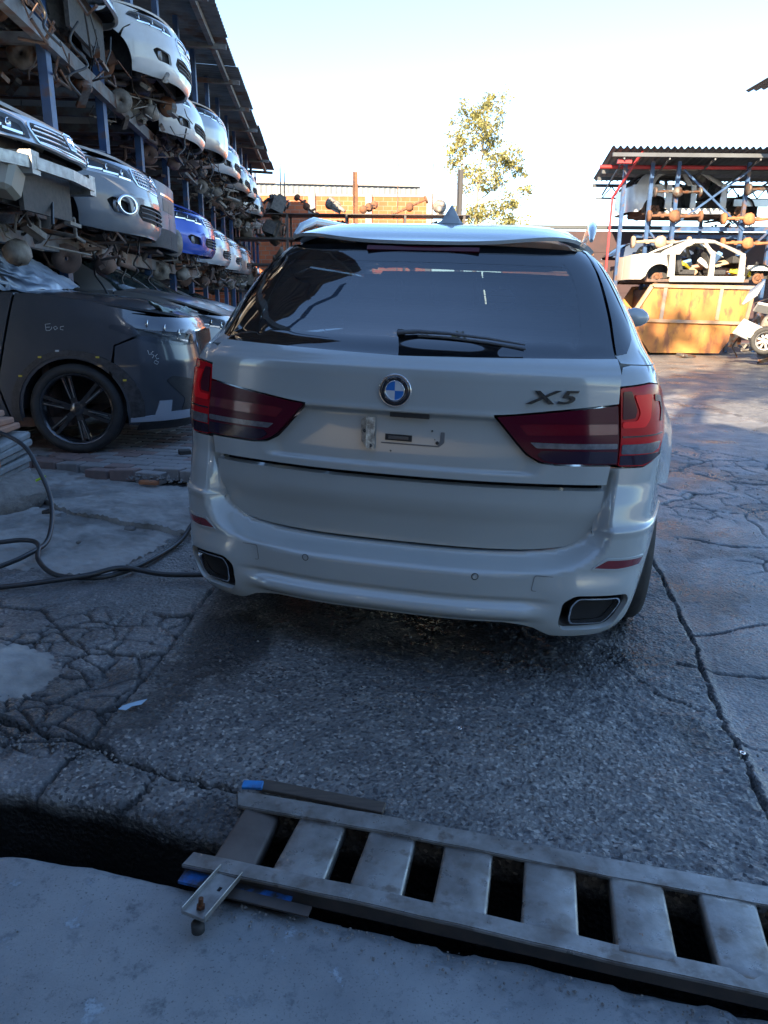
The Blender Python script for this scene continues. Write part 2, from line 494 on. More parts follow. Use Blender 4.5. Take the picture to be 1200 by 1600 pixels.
def frame(fn, u, z, off=0.0, roll=0.0):
    e = .004; p = Vector(fn(u, z)); t1 = (Vector(fn(u + e, z)) - Vector(fn(u - e, z))).normalized(); t2 = (Vector(fn(u, z + e)) - Vector(fn(u, z - e)))
    n = t1.cross(t2).normalized(); t2 = n.cross(t1)
    m = Matrix((t1, t2, n)).transposed().to_4x4()
    return Matrix.Translation(p + n * off) @ m @ Matrix.Rotation(roll, 4, 'Z')
def mir(h, center=False):
    """h: half outline from the centre line round to the centre line"""
    l = [(-a, b) for (a, b) in reversed(h)]
    return h + [q for q in l if abs(q[0]) > 1e-6 or not center]
UW = BP.u_of_y(1.0)               # rear wheel
HN = 5.5
def hq(u, z):
    a, b = abs(u) / .816, max(0.0, (.83 - z) / .302)
    q = max(1e-6, (a ** HN + b ** HN) ** (1 / HN))
    g = math.hypot((a / q) ** (HN - 1) / .816, (b / q) ** (HN - 1) / .302)
    return (q - 1) / max(g, 1e-6)
def hcurve(k, ztop, n=26):
    out = []
    for i in range(n + 1):
        t = math.pi / 2 * (1 - i / n); c, s_ = math.cos(t), math.sin(t)
        r_ = (c ** HN + s_ ** HN) ** (-1 / HN); u, z = .816 * c * r_, .83 - .302 * s_ * r_
        g = math.hypot((c * r_) ** (HN - 1) / .816, (s_ * r_) ** (HN - 1) / .302)
        u += k * (c * r_) ** (HN - 1) / .816 / g; z -= k * (s_ * r_) ** (HN - 1) / .302 / g
        if z > ztop: out.append((out[-1][0], ztop)); break
        out.append((max(0.0, u) if i else 0.0, z))
    return out
HL = hcurve(-.010, .800)
def seg_dist(p, pts):
    best = 9
    for a, b in zip(pts, pts[1:]):
        dx, dy = b[0] - a[0], b[1] - a[1]; t = max(0, min(1, ((p[0] - a[0]) * dx + (p[1] - a[1]) * dy) / (dx * dx + dy * dy)))
        d = math.hypot(p[0] - a[0] - dx * t, p[1] - a[1] - dy * t); best = min(best, d)
    return best
def bumper_disp(u, z):
    a = abs(u); d = max(0.0, hq(u, z))
    side = sstep(.56, .80, z)
    w = .060 * (1 - side) + .034 * side
    deep = .105 * (1 - side) + .05 * side
    o = -deep * (1 - sstep(0.0, w, d)) * (1 if z < .85 else 1 - sstep(.85, .9, z))
    # valance: recess line then a lip, between the exhausts
    k = 1 - sstep(.52, .70, a)
    o += k * (-.012 * sstep(.385, .365, z) + .034 * sstep(.365, .325, z) - .03 * sstep(.31, .27, z))
    # moulding that swells round the tail pipes
    dx, dz = abs(a - .85) / .20, abs(z - .325) / .125
    q = (dx ** 4 + dz ** 4) ** .25
    o += .018 * (1 - sstep(.60, 1.45, q))
    # horizontal crease on the corner
    o += .006 * sstep(.62, .655, z) * (1 - sstep(.655, .665, z)) * sstep(.8, .86, a)
    return o
arch = lambda a0, a1, r=.43, n=14: [(UW + r * math.cos(R(a0 + (a1 - a0) * i / n)), .37 + r * math.sin(R(a0 + (a1 - a0) * i / n))) for i in range(n + 1)]
half = [(0, .272), (.5, .270), (.62, .255), (.70, .228), (.80, .222), (.93, .226), (1.0, .250), (1.07, .315), (UW - .432, .385)] + arch(176, 128)[1:] + [(1.13, .80), (1.10, .925), (1.04, .917), (.96, .889), (.815, .889)] + list(reversed(hcurve(0.0, .826)[1:])) + [(0, hcurve(0.0, .826)[0][1])]
right_loop = half; 
full = half + [(-a, b) for (a, b) in reversed(half) if a > 1e-6]
cav = rounded([(.700, .372), (.745, .402), (.965, .398), (.992, .365), (.955, .275), (.925, .258), (.735, .258), (.704, .285)], .02)
cavL = [(-a, b) for (a, b) in reversed(cav)]
panel('bumper', SB, [full, cav, cavL], WHITE, bm_root, step=.0145, depth=.035, disp=bumper_disp)
# side: lower body above the bumper, with wheel arches, up to the belt line
UF = BP.u_of_y(4.12); U_END = BP.umax - .02
def archf(uc, a0, a1, r=.43, n=18): return [(uc + r * math.cos(R(a0 + (a1 - a0) * i / n)), .37 + r * math.sin(R(a0 + (a1 - a0) * i / n))) for i in range(n + 1)]
UD1, UD2, UD3 = BP.u_of_y(1.42), BP.u_of_y(2.38), BP.u_of_y(3.42)
quarter = [(1.134, .798)] + archf(UW, 128, 48)[1:] + [(UD1 + .10, .90), (UD1 + .03, 1.26), (1.5, 1.262), (1.30, 1.258), (1.1, 1.262), (.93, 1.268), (.885, 1.262), (.866, 1.235), (.85, 1.197), (1.0, 1.21), (1.1, 1.20), (1.2, 1.17), (1.246, 1.13), (1.205, 1.076), (1.125, .996), (1.105, .93)]
lampB = [(.842, .898), (.96, .896), (1.04, .924), (1.12, .998), (1.2, 1.08), (1.24, 1.13), (1.195, 1.165), (1.1, 1.194), (1.0, 1.204), (.849, 1.190)]
fender = [(UD3 + .01, .30), (UF - .43, .30)] + archf(UF, 180, 20)[1:] + [(U_END, .5), (U_END, .98), (UF + .1, 1.04), (UD3 + .01, 1.13)]
doorA = [(UD1 - .02, .34), (UD2 - .005, .34), (UD2 - .005, 1.26), (UD1 + .035, 1.26), (UD1 + .105, .90)] + [q for q in archf(UW, 46, 10, n=8)]
doorB = [(UD2 + .003, .34), (UD3, .34), (UD3, 1.20), (UD3 - .1, 1.26), (UD2 + .003, 1.26)]
pillar_top = [(.875, 1.30), (.93, 1.31), (1.0, 1.36), (1.08, 1.48), (1.10, 1.58), (1.07, 1.655), (1.0, 1.700), (1.5, 1.72), (2.8, 1.72), (BP.u_of_y(3.0), 1.66), (BP.u_of_y(2.9), 1.64), (1.7, 1.65), (1.42, 1.58), (1.30, 1.42), (1.32, 1.29), (1.30, 1.262), (1.1, 1.266), (.93, 1.272), (.885, 1.275)]
side_win = [(1.34, 1.29), (UD3 + .2, 1.27), (BP.u_of_y(3.0), 1.62), (1.72, 1.63), (1.45, 1.57), (1.33, 1.42)]
quarter_glass = [(.880, 1.298), (.935, 1.305), (1.003, 1.357), (1.08, 1.47), (1.103, 1.58), (1.075, 1.652), (1.0, 1.690)]
for sg in (1, -1):
    mm = (lambda l: l) if sg == 1 else (lambda l: [(-a, b) for (a, b) in reversed(l)])
    flare = lambda u, z: .035 * math.exp(-((math.hypot(abs(u) - UW, z - .37) - .50) / .16) ** 2) * sstep(1.0, 1.25, abs(u))
    panel('quarter_panel', SB, mm(quarter), WHITE, bm_root, step=.05, disp=flare)
    panel('pillar', SB, mm(pillar_top), WHITE, bm_root, step=.05, depth=.03)
    panel('quarter_glass', SB, mm(quarter_glass), M_BLACKGLASS, bm_root, step=.05, off=.002, depth=.02)
    panel('door', SB, mm(rounded(doorA, .02)), WHITE, bm_root, step=.09)
    panel('door', SB, mm(rounded(doorB, .02)), WHITE, bm_root, step=.09)
    panel('fender', SB, mm(fender), WHITE, bm_root, step=.09)
    panel('side_window', SB, mm(side_win), M_GLASS, bm_root, step=.09, off=-.008)
    panel('sill', SB, mm([(UD1 - .05, .22), (UD3 + .1, .22), (UD3 + .1, .335), (UD1 - .05, .335)]), M_BLACK, bm_root, step=.1, off=-.01)
    # body lamp
    M_LENS = mat('red_lamp_lens', (0.42, 0.004, 0.012), rough=.16, coat=0, spec=.22)
    M_LENSDARK = mat('smoked_red_lens', (0.060, 0.004, 0.014), rough=.12, coat=0, spec=.3)
    M_LENSBRIGHT = mat('bright_red_reflector', (0.85, 0.010, 0.018), rough=.2, coat=0, spec=.22)
    M_LENSCLEAR = mat('clear_lens_strip', (0.13, 0.13, 0.15), rough=.15, coat=.5, col2=(.07, .07, .085), scale=30)
    M_LENSNAVY = mat('dark_lens_base', (0.016, 0.006, 0.020), rough=.1, coat=.3, spec=.35)
    lb = panel('tail_lamp', SB, mm(rounded(lampB, .012)), M_LENS, bm_root, step=.035, off=.004, depth=.03)
    panel('reversing_lens', SB, mm(rounded([(.85, .945), (1.0, .945), (1.045, .958), (1.06, .985), (.85, .982)], .008)), M_LENSCLEAR, lb, step=.04, off=.007, depth=.004)
    panel('lamp_base', SB, mm(rounded([(.846, .902), (.95, .901), (1.03, .922), (1.05, .942), (.846, .940)], .006)), M_LENSNAVY, lb, step=.04, off=.007, depth=.004)
    panel('light_tube', SB, mm(rounded([(.905, 1.165), (1.0, 1.168), (.98, 1.075), (.95, 1.045), (.85, 1.043), (.85, 1.066), (.915, 1.07), (.93, 1.10)], .012)), M_LENSBRIGHT, lb, step=.03, off=.008, depth=.006)
    panel('lamp_line', SB, mm([(.85, 1.008), (1.085, 1.012), (1.082, 1.017), (.85, 1.014)]), M_LENSNAVY, lb, step=.04, off=.0075, depth=.003)
    panel('smoked_panel', SB, mm(rounded([(.852, 1.075), (.905, 1.08), (.915, 1.11), (.895, 1.18), (.858, 1.178)], .008)), M_LENSDARK, lb, step=.03, off=.007, depth=.004)  # smoked red lens panel beside the bright tube
    panel('light_tube', SB, mm(rounded([(1.02, 1.165), (1.10, 1.155), (1.12, 1.09), (1.09, 1.06), (1.06, 1.06), (1.085, 1.10), (1.07, 1.135), (1.02, 1.14)], .008)), M_LENSDARK, lb, step=.03, off=.007, depth=.004)
    # hatch lamp
    lampH = [(.377, 1.073), (.44, 1.079), (.60, 1.099), (.829, 1.127), (.832, .909), (.60, .906), (.545, .912), (.500, .935), (.46, .975)]
    lh = panel('tail_lamp', SH, mm([(a, b) for a, b in reversed(rounded(lampH, [.004, 0, 0, .004, .004, .02, .03, .03, .02]))]), M_LENSDARK, bm_root, step=.035, off=.016, depth=.03)
    panel('red_band', SH, mm(rounded([(.46, 1.046), (.50, 1.052), (.826, 1.060), (.826, 1.022), (.49, 1.010)][::-1], .006)), mat('red_lamp_band', (0.11, .004, .012), rough=.1, coat=1), lh, step=.04, off=.0175, depth=.003)
    panel('red_band', SH, mm(rounded([(.44, 1.072), (.60, 1.092), (.826, 1.118), (.826, 1.070), (.47, 1.056)][::-1], .006)), M_LENSDARK, lh, step=.04, off=.0178, depth=.003)
    panel('clear_strip', SH, mm(rounded([(.500, .985), (.64, .984), (.826, .988), (.826, .968), (.64, .964), (.525, .964)][::-1], .006)), M_LENSCLEAR, lh, step=.04, off=.0185, depth=.005)
    panel('lamp_base', SH, mm(rounded([(.545, .955), (.827, .957), (.827, .913), (.60, .910), (.555, .918), (.527, .938)][::-1], .008)), M_LENSNAVY, lh, step=.04, off=.0178, depth=.004)
    # reflector in the bumper
    panel('reflector', SB, mm(rounded([(.800, .511), (.850, .541), (1.046, .534), (1.020, .508), (.90, .504)][::-1], .008)), mat('dull_red_reflector', (.14, .008, .016), rough=.2, coat=.8), bm_root, step=.04, off=.004, depth=.01)
    panel('reflector_frame', SB, [mm(rounded([(.790, .505), (.845, .549), (1.056, .541), (1.026, .501), (.90, .497)][::-1], .010)), mm(rounded([(.800, .511), (.850, .541), (1.046, .534), (1.020, .508), (.90, .504)][::-1], .008))], WHITE, bm_root, step=.03, off=.005, depth=.006)
    # towing cover and parking sensors
    tc_ = rounded([(.575, .478), (.655, .474), (.645, .408), (.570, .413)][::-1], .010)
    tci = [(.613 + (a - .613) * .93, .443 + (b - .443) * .93) for a, b in tc_]
    panel('cover_seam', SB, [mm(tc_), mm(tci)], mat('seam_grey', (.12, .12, .125), rough=.6), bm_root, step=.04, off=.0012, depth=.002)
    for (uu, zz) in ((.347, .461), (.958, .47)):
        panel('parking_sensor', SB, [mm(circle(uu, zz, .014, 16)), mm(circle(uu, zz, .0115, 16))], M_BLACK, bm_root, step=.02, off=.0012, depth=.002)
        panel('parking_sensor', SB, mm(circle(uu, zz, .0095, 14)), WHITE, bm_root, step=.02, off=.003, depth=.003)
    # exhaust cavity and tip
    cv = cav if sg == 1 else cavL
    lift = lambda u, z: .018
    panel('exhaust_surround', SB, [cv, [(sg * .855 + (a - sg * .855) * .93, .325 + (b - .325) * .93) for a, b in cv]], M_MATBLACK, bm_root, step=.03, off=-.004, depth=.10)
    tip = rounded([(.742, .352), (.765, .384), (.945, .378), (.967, .355), (.925, .285), (.905, .270), (.765, .274), (.748, .295)], .016)
    tip = tip if sg == 1 else [(-a, b) for (a, b) in reversed(tip)]
    tin = [(sg * .855 + (a - sg * .855) * .94, .327 + (b - .327) * .91) for a, b in tip]
    ex = panel('exhaust_tip', SB, [tip, tin], M_CHROME, bm_root, step=.03, off=.004, depth=.022)
    panel('exhaust_throat', SB, tin, mat('soot_black', (.006, .006, .007), rough=.9), ex, step=.04, off=-.022, depth=.005)
    panel('exhaust_backing', SB, cv, M_MATBLACK, bm_root, step=.04, off=-.10, depth=.01)
    # wheels
    wheel_part(bm_root, (sg * .925, .97, .385), r=.385, w=.31, rim=.25, spokes=5, style='pair', side=sg)
    wheel_part(bm_root, (sg * .865, 4.12, .385), r=.385, w=.27, rim=.25, spokes=5, style='pair', side=sg)
    # roof rail
    q = MB(); q.tube([(sg * .668, .80, 1.745), (sg * .670, .90, 1.790), (sg * .675, 1.10, 1.832), (sg * .68, 1.8, 1.862), (sg * .67, 2.5, 1.83), (sg * .66, 2.75, 1.77)], [.008, .018, .020, .020, .018, .010], 8)
    q.build('roof_rail', M_ALU if False else WHITE, bm_root)
    # mirror
    q = MB(); q.blob((sg * 1.13, 3.42, 1.40), (.105, .075, .07), 3, .04, 12)
    q2 = q.build('mirror', WHITE, bm_root); q2.data.polygons.foreach_set('use_smooth', [True] * len(q2.data.polygons))
    MB().bar((sg * .93, 3.45, 1.30), (sg * 1.10, 3.44, 1.36), .07, .04).build('mirror_arm', M_BLACK, bm_root)
    for yy in (1.62, 2.55):
        MB().tube([(sg * 1.028, yy, 1.085), (sg * 1.065, yy + .04, 1.085), (sg * 1.068, yy + .18, 1.085), (sg * 1.028, yy + .23, 1.085)], .014, 8).build('door_handle', WHITE, bm_root)

# tailgate
def hatch_disp(u, z):
    a = abs(u)
    rec = sstep(.60, .50, a + max(0, (.93 - z)) * .6) * sstep(.850, .862, z) * (1 - sstep(1.060, 1.066, z))
    o = -.022 * rec
    o += .004 * math.exp(-((z - 1.075) / .014) ** 2) * (1 - sstep(.40, .6, a))
    o += .006 * sstep(1.19, 1.226, z) * (1 - sstep(1.226, 1.24, z))
    return o + .012
hu = [(0, .826), (.805, .828), (.808, .900), (.600, .899), (.538, .905), (.492, .930), (.452, .972), (.367, 1.071), (.365, 1.080), (.44, 1.086), (.60, 1.106), (.834, 1.134), (.842, 1.19), (.858, 1.24), (.868, 1.280), (0, 1.263)]
panel('tailgate', SH, hu + [(-a, b) for (a, b) in reversed(hu) if a > 0], WHITE, bm_root, step=.0135, depth=.03, disp=hatch_disp)
hlo = HL
panel('tailgate_lower', SH, hlo + [(0, .800)] + [(-a, b) for (a, b) in reversed(hlo) if a > 0], WHITE, bm_root, step=.04, depth=.03, disp=lambda u, z: .004 * sstep(.66, .69, z))
gl = [(0, 1.266), (.868, 1.284), (.885, 1.36), (.93, 1.52), (.975, 1.66), (.985, 1.690), (0, 1.700)]
gfull = gl + [(-a, b) for (a, b) in reversed(gl) if a > 0]
gin = [(0, 1.30), (.70, 1.31), (.745, 1.36), (.79, 1.52), (.80, 1.60), (.77, 1.645), (0, 1.655)]
gin = rounded(gin[1:-1], .06); gin = [q for q in gin]; ginf = gin + [(-a, b) for (a, b) in reversed(gin)]
panel('glass_border', SH, [gfull, ginf], M_BLACKGLASS, bm_root, step=.05, off=.001, depth=.012)
wg = panel('rear_window', SH, ginf, M_GLASS, bm_root, step=.05, off=.0005, depth=.004)
for k in range(13):
    z = 1.335 + k * .024; w_ = .73 + (z - 1.33) * .2
    n_ = 24
    q = MB(); 
    a_ = [Vector(SH(-w_ + 2 * w_ * i / n_, z)) for i in range(n_ + 1)]
    q.tube([(p.x, p.y + .003, p.z) for p in a_], .0009, 4, cap=False)
    if k == 0: hm = mat('heating_wire', (.10, .06, .04), rough=.5, metal=.5)
    q.build('heating_wire', hm, wg)
# wiper
q = MB()
wp = [(.50, 1.326), (.35, 1.343), (.18, 1.355), (.05, 1.357), (-.04, 1.350)]
q.tube([tuple(Vector(SH(u, z)) + Vector((0, -.022, .004))) for u, z in wp], [.003, .005, .006, .008, .009], 8)
q.build('rear_wiper', mat('grey_wiper_arm', (.075, .08, .09), rough=.4), bm_root)
q = MB(); q.tube([tuple(Vector(SH(u, z - .012)) + Vector((0, -.010, 0))) for u, z in wp[:-1]], .005, 6); q.build('wiper_blade', MATS['grey_wiper_arm'], bm_root)
panel('wiper_mount', SH, rounded([(-.045, 1.343), (-.01, 1.343), (-.012, 1.358), (-.042, 1.359)], .005), M_BLACK, bm_root, step=.03, off=.016, depth=.016)

# roof and spoiler
def roof_half(y):
    lo, hi = 0.0, BP.umax * .7
    for _ in range(30):
        mid = (lo + hi) / 2
        if SH(mid, 1.69)[1] < y: lo = mid
        else: hi = mid
    return SH(lo, 1.69)[0]
_rx = [(y, roof_half(y)) for y in [.48 + i * .04 for i in range(64)]]
hy = smooth_table([(.30, .0), (.42, .005), (.47, .018), (.55, .048), (.66, .078), (.745, .096), (.76, .099), (.95, .122), (1.3, .148), (1.9, .155), (2.5, .12), (2.95, .02)], .02)
def roofH(x, y):
    xe = interp(_rx, max(y, .75)) + .012
    t = min(1.0, abs(x) / xe)
    return (x, y, 1.695 + hy(y) * (1 - t ** 7))
edge = [(SH(u, 1.69)[0], SH(u, 1.69)[1]) for u in [i * .08 for i in range(0, 14)]]
sp = [(x * 1.0, y - .032 * (1 - (x / .75) ** 2 * .7)) for x, y in edge if y < .70]
spo = sp + [(interp(_rx, .74) - .02, .745), (.35, .735), (0, .732)]
panel('spoiler', roofH, [q for q in spo] + [(-a, b) for (a, b) in reversed(spo) if a > 0], WHITE, bm_root, step=.05, off=0, depth=.014)
ys = [.757 + i * .2 for i in range(11)]
rf = [(0, .742), (.35, .745), (interp(_rx, .757) - .03, .757)] + [(interp(_rx, y), y) for y in ys[1:]] + [(.45, 2.93), (0, 2.96)]
panel('roof', roofH, rf + [(-a, b) for (a, b) in reversed(rf) if a > 0], WHITE, bm_root, step=.09, depth=.03)
# high brake lamp under the spoiler and shark fin aerial
MB().box((0, .455, 1.672), (.46, .02, .018), rot=(R(-30), 0, 0)).build('brake_light', M_LENSDARK, bm_root)
q = MB()
fin = [(-.105, 0), (-.09, .012), (-.035, .030), (.005, .075), (.028, .108), (.045, .110), (.055, .06), (.062, .018), (.075, 0)]
n = len(fin); vs = []
for sgn, wd in ((-1, 1), (1, 1)):
    for (a, b) in fin: vs.append((sgn * (.060 * (1 - b / .112) ** 2.2 + .003), -a * 1.0, b * .75))
fs = [tuple(range(n))[::-1], tuple(range(n, 2 * n))] + [(i, i + 1, n + i + 1, n + i) for i in range(n - 1)]
q.add(vs, fs, True)
fo = q.build('aerial_fin', WHITE, bm_root, loc=(.03, 1.05, roofH(.03, 1.05)[2] - .004))

# glazing at the front, bonnet
panel('windscreen', SB, [(UF - .02, 1.14), (U_END + .01, 1.14), (U_END + .01, 1.68), (BP.u_of_y(4.5), 1.66), (BP.u_of_y(4.2), 1.40)], glass_mat('clear_windscreen', (.8, .95, .95), see=.8), bm_root, step=.12)
panel('windscreen', SB, [(-a, b) for a, b in reversed([(UF - .02, 1.14), (U_END + .01, 1.14), (U_END + .01, 1.68), (BP.u_of_y(4.5), 1.66), (BP.u_of_y(4.2), 1.40)])], glass_mat('clear_windscreen', (.8, .95, .95), see=.8), bm_root, step=.12)
panel('bonnet', lambda x, y: (x, y, 1.13 - .12 * ((y - 3.9) / 1.1) ** 2 - .06 * (x / .95) ** 4), [(-.93, 3.9), (.93, 3.9), (.90, 4.6), (.7, 4.88), (0, 4.98), (-.7, 4.88), (-.90, 4.6)], WHITE, bm_root, step=.15)
# inside the cabin
M_SEAT = mat('black_leather_seat', (.012, .012, .014), rough=.5)
MB().box((0, 2.3, .75), (1.7, 3.9, .12)).box((0, 3.75, 1.02), (1.6, .5, .26)).build('cabin_floor', M_MATBLACK, bm_root)
MB().box((0, 2.4, .27), (1.55, 4.3, .14)).box((0, .75, .36), (1.0, .5, .16)).build('underbody', M_MATBLACK, bm_root)
for (x, y, w_) in ((-.42, 2.75, .52), (.42, 2.75, .52), (0, 1.72, 1.36)):
    q = MB(); q.box((x, y, 1.15), (w_, .16, .62), rot=(R(-12), 0, 0)).box((x, y + .28, .88), (w_, .5, .16))
    for hx in ((x,) if w_ < 1 else (-.45, .0, .45)): q.box((hx, y - .07, 1.52), (.25, .10, .17), rot=(R(-8), 0, 0))
    q.build('seat', M_SEAT, bm_root, bev=.03, seg=2)
q = MB(); q.box((.05, 3.05, 1.60), (.27, .03, .085)); q.build('interior_mirror', M_BLACK, bm_root, bev=.012)
# plastic bag and red cushion seen through the rear window
MB().blob((.24, 1.5, 1.50), (.07, .04, .05), 4, .4).build('plastic_bag', mat('white_plastic_film', (.5, .52, .55), rough=.4), bm_root)

# badge
M_NAVY = mat('badge_black', (.01, .012, .02), rough=.12, coat=.7)
bd = MB().lathe([(0.001, .004), (.056, .004), (.0605, .006), (.0625, .003), (.0625, -.006)], 40, 'Z').build('badge', M_CHROME, bm_root)
bd.matrix_local = frame(SH, -.007, 1.149, .014)
MB().lathe([(.037, .0052), (.0555, .0052), (.0555, .0066), (.0370, .0066)], 40, 'Z', close=True).build('badge_ring', M_NAVY, bd)
M_BBLUE = mat('badge_blue', (.02, .13, .42), rough=.15, coat=.7); M_BWHITE = mat('badge_white', (.45, .48, .53), rough=.2, coat=.5)
for k in range(4):
    a0 = math.pi / 2 * k
    pl = [(0, 0)] + [(.0345 * math.cos(a0 + i * math.pi / 16), .0345 * math.sin(a0 + i * math.pi / 16)) for i in range(9)]
    MB().prism(pl, .004, .0062).build('badge_quarter', M_BBLUE if k in (1, 3) else M_BWHITE, bd)
MB().lathe([(.0345, .005), (.0345, .0072), (.0370, .0072), (.0370, .005)], 40, 'Z', close=True).build('badge_rim', M_CHROME, bd)
for ch, an in (('B', 38), ('M', 0), ('W', -38)):
    t = text_mesh('badge_letter', ch, .016, .0006, M_CHROME, bd, bold=.0004)
    t.matrix_local = Matrix.Rotation(R(an), 4, 'Z') @ Matrix.Translation((0, .0462, .0074))
# model lettering
lt = text_mesh('model_lettering', 'X5', .085, .004, mat('dark_chrome', (.30, .31, .33), rough=.18, metal=1.0), bm_root, shear=.28, bold=.0012, spacing=1.12)
lt.matrix_local = frame(SH, .574, 1.150, .017, R(1.5)) @ Matrix.Diagonal((1.62, .80, 1, 1))
# plate mount: torn bracket, data strip, screws, handle slot
br = MB(); br.add([(-.034, .046, .002), (-.014, .060, .008), (-.014, -.058, .008), (-.034, -.036, .002), (-.010, .062, .022), (.022, .058, .004), (.020, -.068, .004), (-.010, -.062, .022), (-.028, .052, .010)],
    [(0, 3, 2, 1), (1, 2, 7, 4), (4, 7, 6, 5)])
b_ = br.build('plate_bracket', mat('torn_chrome_plate', (.42, .40, .38), rough=.3, metal=.8, col2=(.15, .13, .12), scale=40, bump=.004, bscale=60), bm_root, fix=False); b_.matrix_local = frame(SH, -.103, .983, -.004, R(1))
for (dx, dy) in ((-.018, .005), (.006, -.052)):
    q = MB().lathe([(.001, .002), (.006, .002), (.007, 0)], 10, 'Z').build('screw_hole', M_BLACK, b_, loc=(dx, dy, .012))
ds = MB().box((0, 0, 0), (.104, .024, .004)).build('data_strip', M_BLACK, bm_root); ds.matrix_local = frame(SH, .009, .968, -.008, R(-.5))
MB().box((0, 0, .003), (.078, .012, .003)).build('strip_label', M_STEEL, ds)
for (u_, z_, r_) in ((.137, 1.002, .0035), (.158, .958, .0065), (.03, 1.05, .005), (-.02, .915, .003), (.148, .97, .002)):
    q = MB().lathe([(.001, .002), (r_, .002), (r_, -.002)], 10, 'Z').build('screw_hole', M_BLACK, bm_root); q.matrix_local = frame(SH, u_, z_, -.009)
pa = rounded([(-.06, .942), (.165, .942), (.185, .96), (.185, 1.0), (.17, 1.0), (.168, .968), (.16, .947), (-.06, .947)], .004)
panel('plate_recess_edge', SH, pa, mat('seam_grey', (.12, .12, .125)), bm_root, step=.03, off=-.0085, depth=.002)
MB().box((0, 0, 0), (.15, .018, .02)).build('tailgate_handle', M_BLACK, bm_root).matrix_local = frame(SH, .05, 1.058, -.002)
# under-side silencer
MB().tube([(-.6, .62, .30), (.6, .62, .30)], .10, 12).build('silencer', M_STEEL, bm_root)

# ================================================================== ground
rng = np.random.RandomState(5)
def vnoise(x, y, s, seed=0):
    """smooth value noise, numpy"""
    g = np.random.RandomState(seed).rand(256, 256)
    X, Y = x / s, y / s
    i, j = np.floor(X).astype(int), np.floor(Y).astype(int); fx, fy = X - i, Y - j
    fx, fy = fx * fx * (3 - 2 * fx), fy * fy * (3 - 2 * fy)
    i, j = i % 256, j % 256; i1, j1 = (i + 1) % 256, (j + 1) % 256
    return (g[i, j] * (1 - fx) + g[i1, j] * fx) * (1 - fy) + (g[i, j1] * (1 - fx) + g[i1, j1] * fx) * fy - .5
def fbm(x, y, s, n=4, seed=0):
    t = 0; a = 1
    for k in range(n): t = t + a * vnoise(x + 3.1 * k, y - 1.7 * k, s / 2 ** k, seed + k); a *= .5
    return t
def voronoi_edge(x, y, s, seed=0, jit=.9):
    """distance to the nearest cell wall and the cell's random value"""
    r = np.random.RandomState(seed); gx, gy = r.rand(128, 128), r.rand(128, 128); gv = r.rand(128, 128)
    X, Y = x / s, y / s; i, j = np.floor(X).astype(int), np.floor(Y).astype(int)
    f1 = np.full(X.shape, 9.0); f2 = np.full(X.shape, 9.0); v = np.zeros(X.shape); 
    px1 = np.zeros(X.shape); py1 = np.zeros(X.shape); px2 = np.zeros(X.shape); py2 = np.zeros(X.shape)
    for a in (-1, 0, 1):
        for b in (-1, 0, 1):
            ii, jj = (i + a) % 128, (j + b) % 128
            cx, cy = i + a + .5 + (gx[ii, jj] - .5) * jit, j + b + .5 + (gy[ii, jj] - .5) * jit
            d = np.hypot(X - cx, Y - cy)
            m1 = d < f1; m2 = (~m1) & (d < f2)
            f2 = np.where(m1, f1, np.where(m2, d, f2)); px2 = np.where(m1, px1, np.where(m2, cx, px2)); py2 = np.where(m1, py1, np.where(m2, cy, py2))
            f1 = np.where(m1, d, f1); px1 = np.where(m1, cx, px1); py1 = np.where(m1, cy, py1); v = np.where(m1, gv[ii, jj], v)
    dd = np.hypot(px2 - px1, py2 - py1) + 1e-6
    return (f2 ** 2 - f1 ** 2) / (2 * dd) * s, v
def polydist(x, y, pts):
    d = np.full(x.shape, 9.0)
    for a, b in zip(pts, pts[1:]):
        dx, dy = b[0] - a[0], b[1] - a[1]; t = np.clip(((x - a[0]) * dx + (y - a[1]) * dy) / (dx * dx + dy * dy), 0, 1)
        d = np.minimum(d, np.hypot(x - a[0] - dx * t, y - a[1] - dy * t))
    return d
def wiggle(pts, amp, n=10, seed=1):
    r = random.Random(seed); out = []
    for a, b in zip(pts, pts[1:]):
        for k in range(n):
            t = k / n; out.append((a[0] + (b[0] - a[0]) * t + r.uniform(-amp, amp), a[1] + (b[1] - a[1]) * t + r.uniform(-amp, amp)))
    out.append(pts[-1]); return out
ss = lambda a, b, x: (lambda t: t * t * (3 - 2 * t))(np.clip((x - a) / (b - a), 0, 1))
def tilt_z(x, y):
    """gentle lie of the yard: a little higher on the left, lower on the right near the car"""
    return -.028 * np.clip(x - .3, -2.2, 2.2) * ss(1.4, 2.6, y) * (1 - ss(7.5, 11, y))
